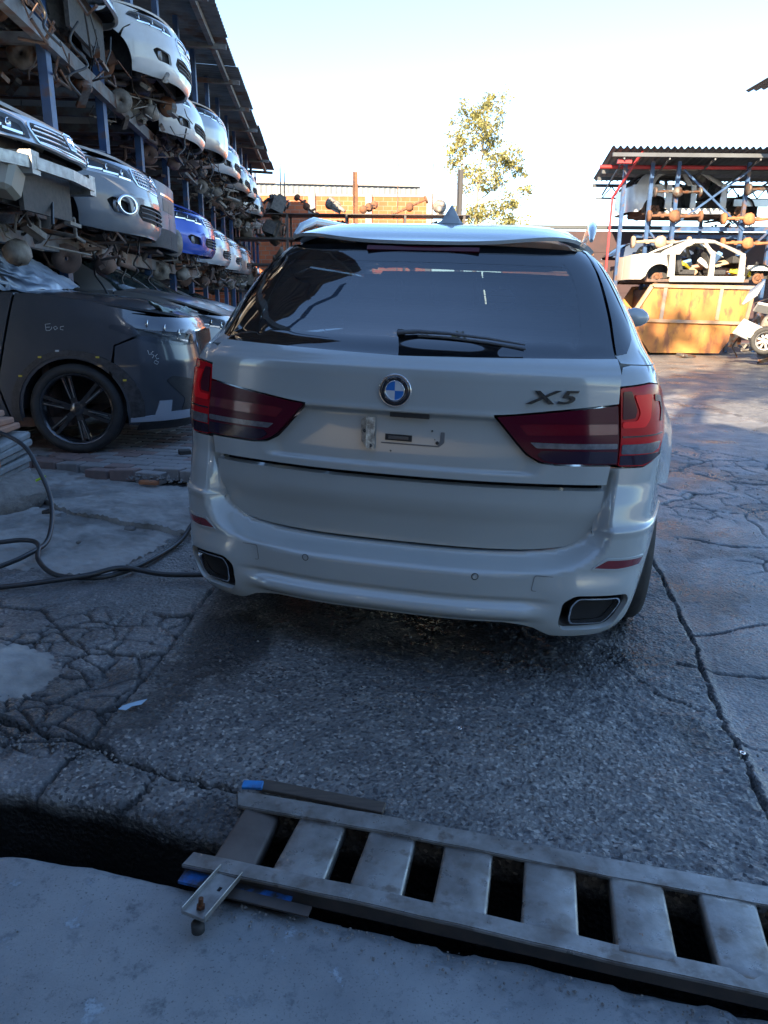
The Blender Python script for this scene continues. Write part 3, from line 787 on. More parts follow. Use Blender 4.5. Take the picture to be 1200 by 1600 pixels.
def height(x, y):
    wob = .05 * fbm(x, y, .5, 2, 40)
    joint = wiggle([(-1.06, 1.9), (-1.0, 2.19), (-.93, 2.66), (-.87, 3.7), (-.63, 6.4), (-.3, 9)], .006, 6, 3)
    left = ss(-.01, .01, -(x - np.interp(y, [q[1] for q in joint], [q[0] for q in joint])))
    z = tilt_z(x, y) + .010 * fbm(x, y, 1.6, 3, 9)
    crack = np.zeros(x.shape)
    # coarse stones standing out of the worn surface
    e, v = voronoi_edge(x + .01 * fbm(x, y, .05, 2, 5), y, .021, 3)
    e2, v2 = voronoi_edge(x * .8 + .01 * fbm(x, y, .07, 2, 15), y + 5, .038, 13)
    rough = ss(-.3, .2, fbm(x, y, .7, 4, 21)) * .70 + .12
    right = ss(0, .05, x - np.interp(y, [1.2, 1.93, 2.23, 2.48, 3.15, 4.11, 5.5, 12], [1.10, 1.18, 1.24, 1.28, 1.44, 1.62, 1.9, 2.6]))
    k = rough * (1 - .75 * right) * (1 - .55 * left)
    z += k * (.0048 * ss(0, .007, e) * (v > .30) * (.5 + v) + .0065 * ss(.0, .010, e2) * (v2 > .62) - .005 * ss(0, .01, e2) * (v2 < .16))
    z += .0035 * fbm(x, y, .02, 2, 31)
    # joint, right-hand crack with a step, crazed patches
    def groove(pts, w, d, seed, amp=.012, n=9):
        nonlocal z, crack
        dd = polydist(x, y, wiggle(pts, amp, n, seed)); ww = w * (1 + .9 * fbm(x, y, .12, 2, seed + 70))
        g = 1 - ss(ww * .35, np.maximum(ww, .002), dd)
        z = z - d * g; crack = np.maximum(crack, g)
    groove(joint, .009, .02, 31, .001, 1)
    groove([(1.12, 1.50), (1.18, 1.93), (1.24, 2.23), (1.28, 2.48), (1.44, 3.15), (1.62, 4.11), (1.72, 4.8), (1.95, 6.2), (2.4, 8.4)], .009, .03, 8)
    z = z - .012 * right * (1 - ss(3, 6, y))
    groove([(1.24, 2.5), (1.10, 2.62), (.98, 2.95)], .006, .010, 12)
    groove([(1.26, 2.3), (1.45, 2.22), (1.75, 2.26)], .007, .012, 14)
    groove([(-1.9, 2.42), (-1.35, 2.30), (-.96, 2.16), (-.71, 2.04), (-.45, 1.96)], .016, .03, 5)
    groove([(-.71, 2.04), (-.74, 1.92), (-.80, 1.86)], .008, .02, 6)
    groove([(1.28, 2.9), (1.9, 2.75), (2.6, 2.95)], .009, .014, 44); groove([(1.44, 3.2), (2.1, 3.45), (2.9, 3.3)], .009, .014, 45)
    # web of cracks in the old asphalt on the right
    wx, wy = x + .16 * fbm(x, y, .5, 3, 50), y + .16 * fbm(x, y, .45, 3, 60)
    e3, v3 = voronoi_edge(wx, wy * .8, .62, 77)
    on = right * ss(2.4, 3.4, y) * ss(-.12, .05, fbm(x, y, 1.4, 2, 88) + .12)
    g = (1 - ss(.001, .007 + .0013 * y, e3 + .012 * fbm(x, y, .1, 3, 71))) * on * ss(-.35, -.1, fbm(x, y, .5, 2, 72)); z -= .016 * g; crack = np.maximum(crack, g)
    e3, v3b = voronoi_edge(wx + 4, wy, .26, 78); g = (1 - ss(.001, .005 + .0008 * y, e3 + .01 * fbm(x, y, .08, 2, 73))) * on * ss(.0, .2, fbm(x, y, .8, 2, 90)); z -= .012 * g; crack = np.maximum(crack, g * .8)
    # crazed, broken asphalt beside the drain on the left
    e4, v4 = voronoi_edge(x + .06 * fbm(x, y, .12, 2, 55), (y + .05 * fbm(x, y, .12, 2, 65)), .125, 91)
    e5, v5 = voronoi_edge(x + .05 * fbm(x, y, .1, 2, 56), y * 1.3, .26, 92)
    reg = left * ss(2.05, 2.2, y) * (1 - ss(3.15, 3.35, y + .25 * fbm(x, y, .4, 2, 9)))
    dense = ss(-.05, .1, fbm(x, y, .55, 2, 66) + .28 - np.abs(y - 2.95) * .5)
    g = np.maximum((1 - ss(.002, .009, e4)) * dense * ss(-.12, .1, fbm(x, y, .2, 2, 33)), (1 - ss(.002, .013, e5))) * reg
    z -= .014 * g; z += reg * .006 * (v4 - .5) * dense + reg * .016 * (v5 - .5); crack = np.maximum(crack, g)
    # broken hollow next to the joint
    hol = np.exp(-(((x + 1.10) / .07) ** 2 + ((y - 2.62) / .14) ** 2)); z -= .028 * hol
    return z, crack, left, right

def edge_up(x):   # far lip of the drain
    return np.interp(x, [-6, -1.16, -.85, -.63, -.42, -.34, .95, 6], [3.1, 1.955, 1.89, 1.81, 1.75, 1.845, 1.515, .22]) + 0 * x
def edge_lo(x):
    return np.interp(x, [-6, -1.04, -.76, -.5, .02, .85, 6], [2.9, 1.706, 1.65, 1.585, 1.46, 1.24, -.02]) + 0 * x

def grid_mesh(name, X, Y, Z, attrs, m):
    ny, nx = X.shape
    me = bpy.data.meshes.new(name)
    nv = nx * ny; me.vertices.add(nv)
    me.vertices.foreach_set('co', np.stack([X, Y, Z], -1).reshape(-1).astype(np.float32))
    idx = np.arange(nv).reshape(ny, nx)
    q = np.stack([idx[:-1, :-1], idx[:-1, 1:], idx[1:, 1:], idx[1:, :-1]], -1).reshape(-1, 4)
    me.loops.add(q.size); me.polygons.add(len(q))
    me.loops.foreach_set('vertex_index', q.reshape(-1).astype(np.int32))
    me.polygons.foreach_set('loop_start', np.arange(0, q.size, 4, dtype=np.int32))
    me.polygons.foreach_set('use_smooth', np.ones(len(q), dtype=bool))
    me.update(calc_edges=True); me.validate()
    for k, a in attrs.items():
        at = me.attributes.new(k, 'FLOAT', 'POINT'); at.data.foreach_set('value', a.reshape(-1).astype(np.float32))
    me.materials.append(m)
    o = bpy.data.objects.new(name, me); COL.objects.link(o)
    return o

def ground_material():
    m = bpy.data.materials.new('worn_asphalt'); N, L, P = nodes_of(m)
    tc = N.new('ShaderNodeTexCoord'); src = tc.outputs['Object']
    def noise(s, d=6, r=.6):
        n = N.new('ShaderNodeTexNoise'); n.inputs['Scale'].default_value = s; n.inputs['Detail'].default_value = d; n.inputs['Roughness'].default_value = r; L.new(src, n.inputs['Vector']); return n.outputs['Fac']
    def mr(v, a, b, c=0, d=1):
        r = N.new('ShaderNodeMapRange'); L.new(v, r.inputs['Value'])
        for k, q in zip(('From Min', 'From Max', 'To Min', 'To Max'), (a, b, c, d)): r.inputs[k].default_value = q
        return r.outputs['Result']
    def mix(f, a, b, mode='MIX'):
        x = N.new('ShaderNodeMix'); x.data_type = 'RGBA'; x.blend_type = mode
        if isinstance(f, float): x.inputs['Factor'].default_value = f
        else: L.new(f, x.inputs['Factor'])
        for s_, v in ((x.inputs[6], a), (x.inputs[7], b)):
            if isinstance(v, tuple): s_.default_value = (*v, 1)
            else: L.new(v, s_)
        return x.outputs[2]
    def attr(n):
        a = N.new('ShaderNodeAttribute'); a.attribute_name = n; return a.outputs['Fac']
    base = mix(mr(noise(1.1, 5), .38, .62), (.175, .172, .168), (.11, .11, .112))
    base = mix(mr(noise(14, 6), .3, .7), base, (.16, .155, .145)) if False else mix(mr(noise(9, 7), .48, .75), base, (.25, .24, .225))
    v = N.new('ShaderNodeTexVoronoi'); v.inputs['Scale'].default_value = 95; L.new(src, v.inputs['Vector'])
    hs = N.new('ShaderNodeSeparateColor'); L.new(v.outputs['Color'], hs.inputs['Color'])
    base = mix(mr(hs.outputs[0], .80, .92), base, (.36, .345, .32))
    base = mix(mr(hs.outputs[1], .7, .9), base, (.06, .06, .064))
    base = mix(attr('oldr'), base, mix(mr(noise(7, 8), .4, .6), (.25, .25, .255), (.165, .165, .17)))
    base = mix(mr(noise(.8, 4), .52, .66), base, mix(.55, base, (.04, .042, .045)))      # oil-darkened areas
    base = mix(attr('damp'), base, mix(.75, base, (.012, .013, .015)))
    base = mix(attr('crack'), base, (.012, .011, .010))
    L.new(base, P.inputs['Base Color'])
    rm = N.new('ShaderNodeMath'); rm.operation = 'MULTIPLY_ADD'; L.new(attr('damp'), rm.inputs[0]); rm.inputs[1].default_value = -.08; L.new(mr(noise(1.7, 5), .36, .66, .24, .55), rm.inputs[2]); L.new(rm.outputs[0], P.inputs['Roughness'])
    P.inputs['Specular IOR Level'].default_value = .42
    b = N.new('ShaderNodeBump'); b.inputs['Distance'].default_value = .006
    mh = N.new('ShaderNodeMath'); mh.operation = 'ADD'; L.new(noise(120, 4), mh.inputs[0])
    v2 = N.new('ShaderNodeTexVoronoi'); v2.inputs['Scale'].default_value = 60; L.new(src, v2.inputs['Vector']); L.new(v2.outputs['Distance'], mh.inputs[1])
    L.new(mh.outputs[0], b.inputs['Height']); L.new(b.outputs['Normal'], P.inputs['Normal'])
    return m
M_GROUND = ground_material()

# near yard: fine relief, rows getting wider with distance
x0, x1, nx = -4.4, 4.9, 830
ny = 560
tx = np.linspace(0, 1, nx); X1 = x0 + (x1 - x0) * tx
g = (np.exp(np.linspace(0, math.log(11.5), ny)) - 1) / 10.5          # 0..1
YE = 12.5
Xg = np.tile(X1, (ny, 1))
rag = .018 * fbm(X1, 0 * X1, .11, 4, 19) + .012 * fbm(X1, 0 * X1, .45, 2, 29)
e0 = edge_up(X1) + rag * np.where(X1 < -.35, 1, .4)
Yg = e0[None, :] + (YE - e0[None, :]) * g[:, None]
Zg, crack, left, right = height(Xg, Yg)
d_edge = (Yg - e0[None, :])
Zg = Zg - .025 * np.exp(-d_edge / .012)
fade = np.minimum(1, np.minimum(ss(x0, x0 + .5, Xg), ss(-x1, -x1 + .4, -Xg))) * (1 - ss(YE - 2, YE, Yg))
Zg = Zg * fade + .004
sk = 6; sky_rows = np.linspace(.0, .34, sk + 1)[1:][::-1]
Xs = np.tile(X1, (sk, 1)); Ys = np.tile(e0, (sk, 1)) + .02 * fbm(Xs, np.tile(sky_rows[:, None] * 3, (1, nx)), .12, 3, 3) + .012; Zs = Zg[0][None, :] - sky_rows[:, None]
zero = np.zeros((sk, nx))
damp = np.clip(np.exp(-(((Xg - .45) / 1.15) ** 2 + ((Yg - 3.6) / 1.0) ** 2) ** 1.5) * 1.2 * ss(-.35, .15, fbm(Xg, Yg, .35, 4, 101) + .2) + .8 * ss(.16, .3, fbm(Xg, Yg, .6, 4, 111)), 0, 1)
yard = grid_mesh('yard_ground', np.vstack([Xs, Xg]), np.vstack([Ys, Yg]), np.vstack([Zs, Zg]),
                 {'damp': np.vstack([zero, damp]), 'crack': np.vstack([zero + 1.0, crack]), 'oldr': np.vstack([zero, right * .8 + .45 * left])}, M_GROUND)  # drain wall rows coloured near black, standing in for shade down the drain
tag(yard, kind='structure')
# the rest of the ground out to the horizon, with a hole where the near yard and the drain lie
q = MB()
def quad(a, b, c, d, z=-.004): q.add([(p[0], p[1], z) for p in (a, b, c, d)], [(0, 1, 2, 3)])
BX = 600
quad((-BX, YE - .05), (BX, YE - .05), (BX, BX), (-BX, BX))
quad((x1 - .05, float(edge_up(x1)) + .02), (BX, float(edge_up(x1)) + .02), (BX, YE - .05), (x1 - .05, YE - .05))
quad((-BX, float(edge_up(x0))), (x0 + .05, float(edge_up(x0))), (x0 + .05, YE - .05), (-BX, YE - .05))
quad((-BX, -BX), (BX, -BX), (BX, -12), (-BX, -12)); quad((-BX, -12), (-8, -12), (-8, 3.2), (-BX, 3.2)); quad((9, -12), (BX, -12), (BX, .45), (9, .45))
far = q.build('ground', M_GROUND, fix=False); tag(far, kind='structure')

# workshop floor this side of the drain
def floor_material():
    m = bpy.data.materials.new('oily_painted_concrete'); N, L, P = nodes_of(m)
    tc = N.new('ShaderNodeTexCoord'); src = tc.outputs['Object']
    def noise(s, d=6, r=.6):
        n = N.new('ShaderNodeTexNoise'); n.inputs['Scale'].default_value = s; n.inputs['Detail'].default_value = d; n.inputs['Roughness'].default_value = r; L.new(src, n.inputs['Vector']); return n.outputs['Fac']
    def mr(v, a, b, c=0, d=1):
        r = N.new('ShaderNodeMapRange'); L.new(v, r.inputs['Value'])
        for k, q_ in zip(('From Min', 'From Max', 'To Min', 'To Max'), (a, b, c, d)): r.inputs[k].default_value = q_
        return r.outputs['Result']
    def mix(f, a, b):
        x = N.new('ShaderNodeMix'); x.data_type = 'RGBA'; L.new(f, x.inputs['Factor'])
        for s_, v in ((x.inputs[6], a), (x.inputs[7], b)):
            if isinstance(v, tuple): s_.default_value = (*v, 1)
            else: L.new(v, s_)
        return x.outputs[2]
    c = mix(mr(noise(2.3, 8, .65), .35, .65), (.19, .21, .225), (.28, .30, .31))
    c = mix(mr(noise(14, 8, .7), .55, .68), c, (.11, .125, .14))
    c = mix(mr(noise(7, 10, .72), .60, .66), c, (.33, .39, .44))
    c = mix(mr(noise(1.4, 4), .60, .72), c, (.12, .10, .085))
    c = mix(mr(noise(60, 3), .70, .76), c, (.30, .31, .31)); c = mix(mr(noise(170, 2), .60, .75), c, (.07, .08, .09)); c = mix(mr(noise(.9, 7, .7), .56, .60), c, (.13, .15, .165))
    L.new(c, P.inputs['Base Color']); L.new(mr(noise(3.5, 6), .35, .65, .38, .66), P.inputs['Roughness'])
    b = N.new('ShaderNodeBump'); b.inputs['Distance'].default_value = .002; L.new(noise(90, 10, .8), b.inputs['Height']); L.new(b.outputs['Normal'], P.inputs['Normal'])
    return m
M_FLOOR = floor_material()
fx = np.linspace(-4.4, 4.9, 520); fy = (np.exp(np.linspace(0, math.log(12), 150)) - 1) / 11
XX = np.tile(fx, (150, 1)); l0 = edge_lo(fx) + .010 * fbm(fx, 0 * fx, .07, 4, 61) + .012 * fbm(fx, 0 * fx, .3, 2, 62)
YY = l0[None, :] - 3.0 * fy[:, None]
ZZ = .012 * fbm(XX, YY, .8, 3, 63) + .0022 * fbm(XX, YY, .05, 3, 64) - .018 * np.exp(-((l0[None, :] - YY) / .016)) - .012 * np.exp(-((l0[None, :] - YY) / .10)) * (fbm(XX, YY, .14, 3, 65) > .05) * np.where(XX > -.3, 1, .3)
sk2 = np.linspace(.02, .34, 5)[::-1]
Xs2 = np.tile(fx, (5, 1)); Zs2 = ZZ[0][None, :] - sk2[:, None]; Ys2 = np.tile(l0, (5, 1)) - .02 * fbm(Xs2, np.tile(sk2[:, None] * 3, (1, len(fx))), .1, 3, 4) - .008
A, B_, C = np.vstack([Xs2, XX])[::-1], np.vstack([Ys2, YY])[::-1], np.vstack([Zs2, ZZ])[::-1]
fl = grid_mesh('workshop_floor', A, B_, C, {}, M_FLOOR); tag(fl, kind='structure')
q = MB()
quad((-8, -12), (9, -12), (9, -2.3), (-8, -2.3)); quad((-8, -2.3), (-4.38, -2.3), (-4.38, 2.5), (-8, 3.2)); quad((4.88, -2.3), (9, -2.3), (9, .2), (4.88, .25))
tag(q.build('workshop_floor', M_FLOOR, fix=False), kind='structure')
# drain bottom
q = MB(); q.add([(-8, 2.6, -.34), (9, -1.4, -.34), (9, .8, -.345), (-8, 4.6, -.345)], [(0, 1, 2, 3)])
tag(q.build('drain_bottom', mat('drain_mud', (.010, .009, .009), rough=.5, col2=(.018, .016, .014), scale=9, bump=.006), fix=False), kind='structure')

# ================================================================== raised concrete slabs, paving, broken pieces on the left
def tz1(x, y): return -.028 * max(-2.2, min(2.2, x - .3)) * sstep(1.4, 2.6, y) * (1 - sstep(7.5, 11, y))
def slab_material():
    return mat('old_concrete', (.36, .355, .34), rough=.85, col2=(.25, .248, .238), scale=3.2, rust=(.16, .158, .15), rust_amt=.35, rscale=1.4, bump=.004, bscale=60)
M_SLAB = slab_material()
def slab(name, poly, ztop, thick, seed, m=None, rag_=.012, round_=.04, dome=.0):
    r = random.Random(seed); poly = resample(rounded(poly, round_), .05)
    c = Vector((sum(p[0] for p in poly) / len(poly), sum(p[1] for p in poly) / len(poly)))
    poly = [(x + r.uniform(-rag_, rag_), y + r.uniform(-rag_, rag_)) for x, y in poly]
    def fn(x, y): return (x, y, tz1(x, y) + ztop + .016 * (math.sin(x * 3.1 + seed) * math.cos(y * 2.7)) + .004 * math.sin(x * 31 + y * 17 + seed) * math.sin(y * 23))
    bd = poly
    def dsp(x, y):
        d = min(math.hypot(x - a, y - b) for a, b in bd); return -.016 * math.exp(-d / .02) + dome * (1 - math.exp(-d / .12)) + random.Random(int(x * 999) * 7919 + int(y * 999)).uniform(-.0018, .0018)
    return panel(name, fn, poly, m or M_SLAB, None, step=.035, depth=thick, disp=dsp)
s1 = slab('concrete_slab', [(-3.3, 6.0), (-2.05, 4.68), (-1.65, 4.52), (-1.20, 4.40), (-.95, 4.42), (-.85, 5.3), (-1.75, 5.55), (-2.6, 5.92)], .055, .16, 1)
tag(s1, kind='structure')
s2 = slab('concrete_slab', [(-2.95, 5.2), (-2.10, 4.74), (-1.62, 4.58), (-1.24, 4.50), (-1.46, 3.66), (-1.95, 3.70), (-2.6, 3.9), (-3.6, 4.4)], .022, .1, 2)
tag(s2, kind='structure')
s3 = slab('broken_concrete_piece', [(-1.325, 2.74), (-1.25, 2.60), (-1.265, 2.47), (-1.37, 2.395), (-1.62, 2.42), (-1.80, 2.60), (-1.70, 2.82), (-1.5, 2.84)], .03, .1, 3, round_=.08, dome=.012)
tag(s3, kind='structure')
# rubble edge where the slab breaks off, and loose stones
def stone(x, y, z, r, seed, m, name='stone'):
    return MB().blob((0, 0, 0), (r * 1.2, r, r * .65), seed, .22, 8).build(name, m, loc=(x, y, z), rot=(0, 0, seed))
M_STONE = mat('grey_rubble', (.14, .14, .14), rough=.9, col2=(.22, .21, .20), scale=20, bump=.003)
for i, (x, y, r_, nm, lb) in enumerate([(-2.12, 4.66, .045, 'stone', 'dark flat stone lying under the broken slab edge, left of the smaller pebbles'), (-1.88, 4.62, .022, 'stone', 'small pale pebble between the two larger stones below the slab edge'),
        (-1.60, 4.46, .034, 'stone', 'rounded grey stone lying against the slab edge near the white SUV'), (-1.78, 4.10, .016, 'stone', 'tiny dark stone alone on the lower concrete slab'), (-1.26, 4.42, .02, 'stone', 'small stone by the cable where it goes behind the white SUV')]):
    tag(stone(x, y, tz1(x, y) + (.02 if i != 3 else .045), r_, i + 2, M_STONE, nm), lb, 'stone')
q = MB()
for k in range(300):
    t = random.random(); x = -2.25 + t * 1.05 + random.gauss(0, .05); y = 4.72 - t * .30 + random.gauss(0, .035)
    if k > 150: x = -1.95 + random.random() * .9; y = 5.50 - (x + 1.95) * .10 + random.gauss(0, .06)
    q.blob((x, y, tz1(x, y) + (.008 if k <= 150 else .105)), [random.uniform(.004, .016)] * 3, k, .3, 5)
for k in range(150):
    x = random.uniform(-1.3, -.45); y = 2.2 + (x + 1.3) * -.28 + random.gauss(0, .03); q.blob((x, y, float(tilt_z(np.array(x), np.array(y))) + .008), [random.uniform(.003, .007)] * 3, k, .3, 5)
for k in range(420):
    x = random.uniform(-1.2, 3.2); y = 1.95 + random.random() ** 1.6 * 6.5
    if y < float(edge_up(x)) + .05: continue
    q.blob((x, y, tz1(x, y) + .011), [random.uniform(.0025, .0075)] * 3, k, .3, 5)
for k in range(260):
    x = random.uniform(-.45, 1.2); y = float(edge_lo(x)) - .03 - abs(random.gauss(0, .035)); q.blob((x, y, .004), [random.uniform(.0015, .005)] * 3, k, .3, 5)
for k in range(120):
    x = random.uniform(-1.5, 1.2); y = random.uniform(.75, float(edge_lo(x)) - .05); q.blob((x, y, .008), [random.uniform(.001, .003)] * 3, k, .3, 5)
tag(q.build('gravel', M_STONE, fix=False), kind='stuff')

# paving bricks laid in rows, the front ones loose
M_PAVER = mat('concrete_paver', (.27, .26, .255), rough=.9, col2=(.19, .18, .175), scale=7, bump=.002, bscale=80)
M_PAVERR = mat('reddish_paver', (.25, .17, .15), rough=.9, col2=(.17, .13, .12), scale=7, bump=.002, bscale=80)
base = MB().prism([(-6, 5.6), (-2.9, 5.95), (-1.95, 5.66), (-.6, 5.9), (-.6, 11), (-6, 11)], -.02, .105).build('paved_area', mat('sand_joint', (.05, .045, .04), rough=1))
tag(base, kind='structure')
pm = MB().box((0, 0, 0), (.206, .126, .09)).mesh('paver', M_PAVER)
pv = MB().box((0, 0, 0), (.206, .126, .09))
_b = pv.build('paver', M_PAVER, bev=.006); mesh_a = _b.data; bpy.data.objects.remove(_b)
mesh_b = mesh_a.copy(); mesh_b.materials[0] = M_PAVERR
extra = MB(); npv = 0
ang = R(-14); ca, sa = math.cos(ang), math.sin(ang)
front = lambda x: float(np.interp(x, [-5, -3.1, -2.65, -2.3, -1.95, -1.6, -1.3, -.8, -.5], [6.2, 6.02, 5.92, 5.72, 5.50, 5.66, 5.58, 5.70, 5.75]))
for row in range(34):
    for c_ in range(-6, 22):
        lx = c_ * .222 + (row % 2) * .111; ly = row * .138
        x = -4.4 + lx * ca - ly * sa * .2; y = 6.25 + lx * sa + ly
        if x > -.65 or y > 9.6 or y < front(x) or x < -4.3: continue
        near = y - front(x) < .20 and x > -3
        z = .135 + random.uniform(-.004, .004) + (random.uniform(-.012, .018) if near else 0)
        r3 = (random.uniform(-.01, .01), random.uniform(-.01, .01), ang + random.uniform(-.02, .02)) if not near else (random.uniform(-.09, .05), random.uniform(-.05, .05), ang + random.uniform(-.12, .12))
        d_ = math.hypot(x + 2, y - 5.6)
        if npv < 300 and d_ < 2.6:
            o = bpy.data.objects.new('paver', mesh_b if (random.random() < .3 or x < -2.6 and random.random() < .5) else mesh_a); COL.objects.link(o); o.parent = base
            o.location = (x, y, z); o.rotation_euler = r3; npv += 1
        else:
            extra.box((x, y, z), (.206, .126, .09), rot=r3)
ex_ = extra.build('pavers', M_PAVER, base, fix=False); ex_['kind'] = 'stuff'
_b = MB().box((0, 0, 0), (.15, .05, .03), rot=(0, 0, -.2)).build('brick_fragment', mat('orange_brick', (.42, .16, .07), rough=.9, col2=(.30, .13, .07), scale=12), loc=(-1.78, 5.44, .135), bev=.005)
tag(_b, 'orange brick fragment lying in the gravel at the paving edge', 'brick')
_b = MB().box((0, 0, 0), (.10, .09, .09)).build('wooden_block', mat('dark_wet_wood', (.05, .045, .04), rough=.8), loc=(-1.73, 6.3, .175), rot=(0, 0, .4), bev=.006)
tag(_b, 'small dark block standing on the paving beside the white SUV', 'block')

# corner pier of bricks, mortar and rough concrete at the left edge
pier = empty('brick_pier', (-2.62, 4.95, 0), label='broken brick and mortar pier at the left edge of the yard', cat='pier')
M_MORTAR = mat('grey_mortar', (.34, .35, .345), rough=.95, col2=(.24, .25, .245), scale=9, bump=.012, bscale=14)
M_ROUGH = mat('crumbling_concrete', (.22, .20, .18), rough=.95, col2=(.30, .28, .25), scale=18, bump=.02, bscale=22)
M_BRICK = mat('hollow_clay_brick', (.52, .25, .14), rough=.85, col2=(.40, .23, .16), scale=5, rust=(.34, .30, .26), rust_amt=.32, bump=.002, bscale=40)
MB().blob((-.32, .05, .13), (.56, .50, .20), 8, .10, 14).build('concrete_footing', M_ROUGH, pier)
q = MB()
for k in range(6): q.box((-.35 + .012 * k, .12, .24 + k * .055), (.72 - .03 * (k % 2), .56 - .015 * k, .052), rot=(.01 * k, .015 * (k % 3), .03 * (k % 2)))
q.build('mortar', M_MORTAR, pier, bev=.012)
for k, (dx, z, rz, m_) in enumerate([(.0, .585, .05, M_BRICK), (-.02, .635, -.06, M_BRICK), (-.05, .685, .04, M_BRICK)]):
    MB().box((-.30 + dx, .10, z), (.62 - .05 * k, .44, .043), rot=(0, .02 * k - .02, rz)).build('brick', m_, pier, bev=.008)
for (x, y, z, w_) in ((-.06, -.14, .40, .22), (-.10, -.16, .34, .26)):
    MB().box((x, y, z), (w_, .09, .05), rot=(.05, .05, .12)).build('brick', M_BRICK, pier, bev=.008)
_b = MB().tube([(-2.26, 4.72, .10), (-2.20, 4.70, .12)], .018, 8).build('tape_roll', mat('black_tube', (.03, .03, .03), rough=.5)); tag(_b, 'short black tube end leaning on the pier foot', 'tube')
_b = MB().box((0, 0, 0), (.07, .02, .008), rot=(.2, -.4, .5)).build('plastic_strip', mat('yellow_green_plastic', (.42, .60, .03), rough=.4), loc=(-2.32, 4.86, .30)); tag(_b, 'yellow green plastic strip sticking out beside the pier', 'strip')

# black air hose and its loops
M_HOSE = mat('black_rubber_hose', (.018, .020, .024), rough=.42, spec=.6)
def lay(P): return [Vector((p.x, p.y, p.z + tz1(p.x, p.y))) for p in smooth_path(P)]
def smooth_path(P, n=8):
    P = [Vector(p) for p in P]; out = []
    for i in range(len(P) - 1):
        p0 = P[i - 1] if i else P[0]; p1 = P[i]; p2 = P[i + 1]; p3 = P[i + 2] if i + 2 < len(P) else P[-1]
        for j in range(n):
            t = j / n; out.append(.5 * ((2 * p1) + (p2 - p0) * t + (2 * p0 - 5 * p1 + 4 * p2 - p3) * t * t + (3 * p1 - p0 - 3 * p2 + p3) * t ** 3))
    return out + [P[-1]]
hose = lay([(-3.2, 5.1, .68), (-2.55, 4.72, .60), (-2.30, 4.62, .52), (-2.16, 4.50, .40), (-2.03, 4.35, .22), (-1.93, 4.05, .08), (-1.93, 3.80, .07), (-2.02, 3.60, .06), (-2.2, 3.45, .035), (-2.6, 3.30, .03)])
tag(MB().tube(hose, .0135, 10).build('air_hose', M_HOSE, fix=False), 'black hose dropping over the brick pier and curling on the slab', 'hose')
hose = lay([(-2.7, 3.98, .075), (-2.25, 3.97, .075), (-2.06, 4.02, .078), (-1.95, 3.96, .072), (-1.85, 3.74, .06), (-1.70, 3.60, .034), (-1.50, 3.585, .03), (-1.38, 3.66, .036), (-1.30, 3.86, .03), (-1.22, 4.20, .035), (-1.16, 4.50, .12), (-1.0, 4.9, .14)])
tag(MB().tube(hose, .0135, 10).build('air_hose', M_HOSE, fix=False), 'black hose running from the slab up behind the rear bumper corner of the white SUV', 'hose')
hose = lay([(-2.6, 3.18, .03), (-1.95, 3.40, .028), (-1.55, 3.55, .05), (-1.38, 3.66, .062), (-1.15, 3.66, .034), (-.85, 3.70, .032), (-.6, 3.78, .03), (-.2, 4.1, .03)])
tag(MB().tube(hose, .0135, 10).build('air_hose', M_HOSE, fix=False), 'black hose lying straight and passing under the tail pipe of the white SUV', 'hose')

# ================================================================== steel grating over the drain
M_GRATE = mat('worn_grating_steel', (.32, .31, .295), rough=.42, metal=.55, col2=(.19, .175, .16), scale=13, rust=(.17, .145, .125), rust_amt=.30, rscale=16, rvar=.16, bump=.0012, bscale=50)
gr = empty('steel_grating', (.5, 1.5, 0), label='heavy steel ladder grating laid over the open drain', cat='grating')
def gp(p): return (p[0] - .5, p[1] - 1.5, p[2])
def lerp2(a, b, t): return (a[0] + (b[0] - a[0]) * t, a[1] + (b[1] - a[1]) * t)
upO, upI = [(-.432, 1.905), (1.75, 1.345)], [(-.418, 1.832), (1.75, 1.272)]
loI, loO = [(-.500, 1.648), (1.75, 1.045)], [(-.520, 1.600), (1.75, .992)]
def strip(a, b, c, d, z, th, name, seg=26, bow=.004):
    """flat bar between outlines a-b (outer) and c-d (inner), a little bowed and dented"""
    q = MB(); r = random.Random(3)
    vs = []
    for i in range(seg + 1):
        t = i / seg; o1, i1 = lerp2(a, b, t), lerp2(c, d, t); zz = z + bow * math.sin(t * 9) + r.uniform(-.0012, .0012); w = r.uniform(-.0015, .0015)
        vs += [(o1[0] - .5, o1[1] - 1.5 + w, zz), (i1[0] - .5, i1[1] - 1.5 + w, zz), (i1[0] - .5, i1[1] - 1.5 + w, zz - th), (o1[0] - .5, o1[1] - 1.5 + w, zz - th)]
    fs = [(0, 1, 2, 3), tuple(4 * seg + k for k in (3, 2, 1, 0))]
    for i in range(seg):
        for k in range(4): fs.append((4 * i + k, 4 * i + (k + 1) % 4, 4 * i + 4 + (k + 1) % 4, 4 * i + 4 + k))
    q.add(vs, fs); return q.build(name, M_GRATE, gr, bev=.0025, seg=2)
strip(upO[0], upO[1], upI[0], upI[1], .058, .012, 'rail')
strip(loI[0], loI[1], loO[0], loO[1], .056, .012, 'rail')
M_EDGE = mat('dark_steel_edge', (.06, .058, .058), rough=.55, metal=.5, col2=(.10, .08, .07), scale=12)
q = MB(); q.bar((loO[0][0] - .47, loO[0][1] - 1.492, .026), (loO[1][0] - .5, loO[1][1] - 1.492, .026), .006, .046); q.build('rail_web', M_EDGE, gr)
q = MB(); q.bar((upO[0][0] - .5, upO[0][1] - 1.512, .026), (upO[1][0] - .5, upO[1][1] - 1.512, .026), .006, .046); q.build('rail_web', M_EDGE, gr)
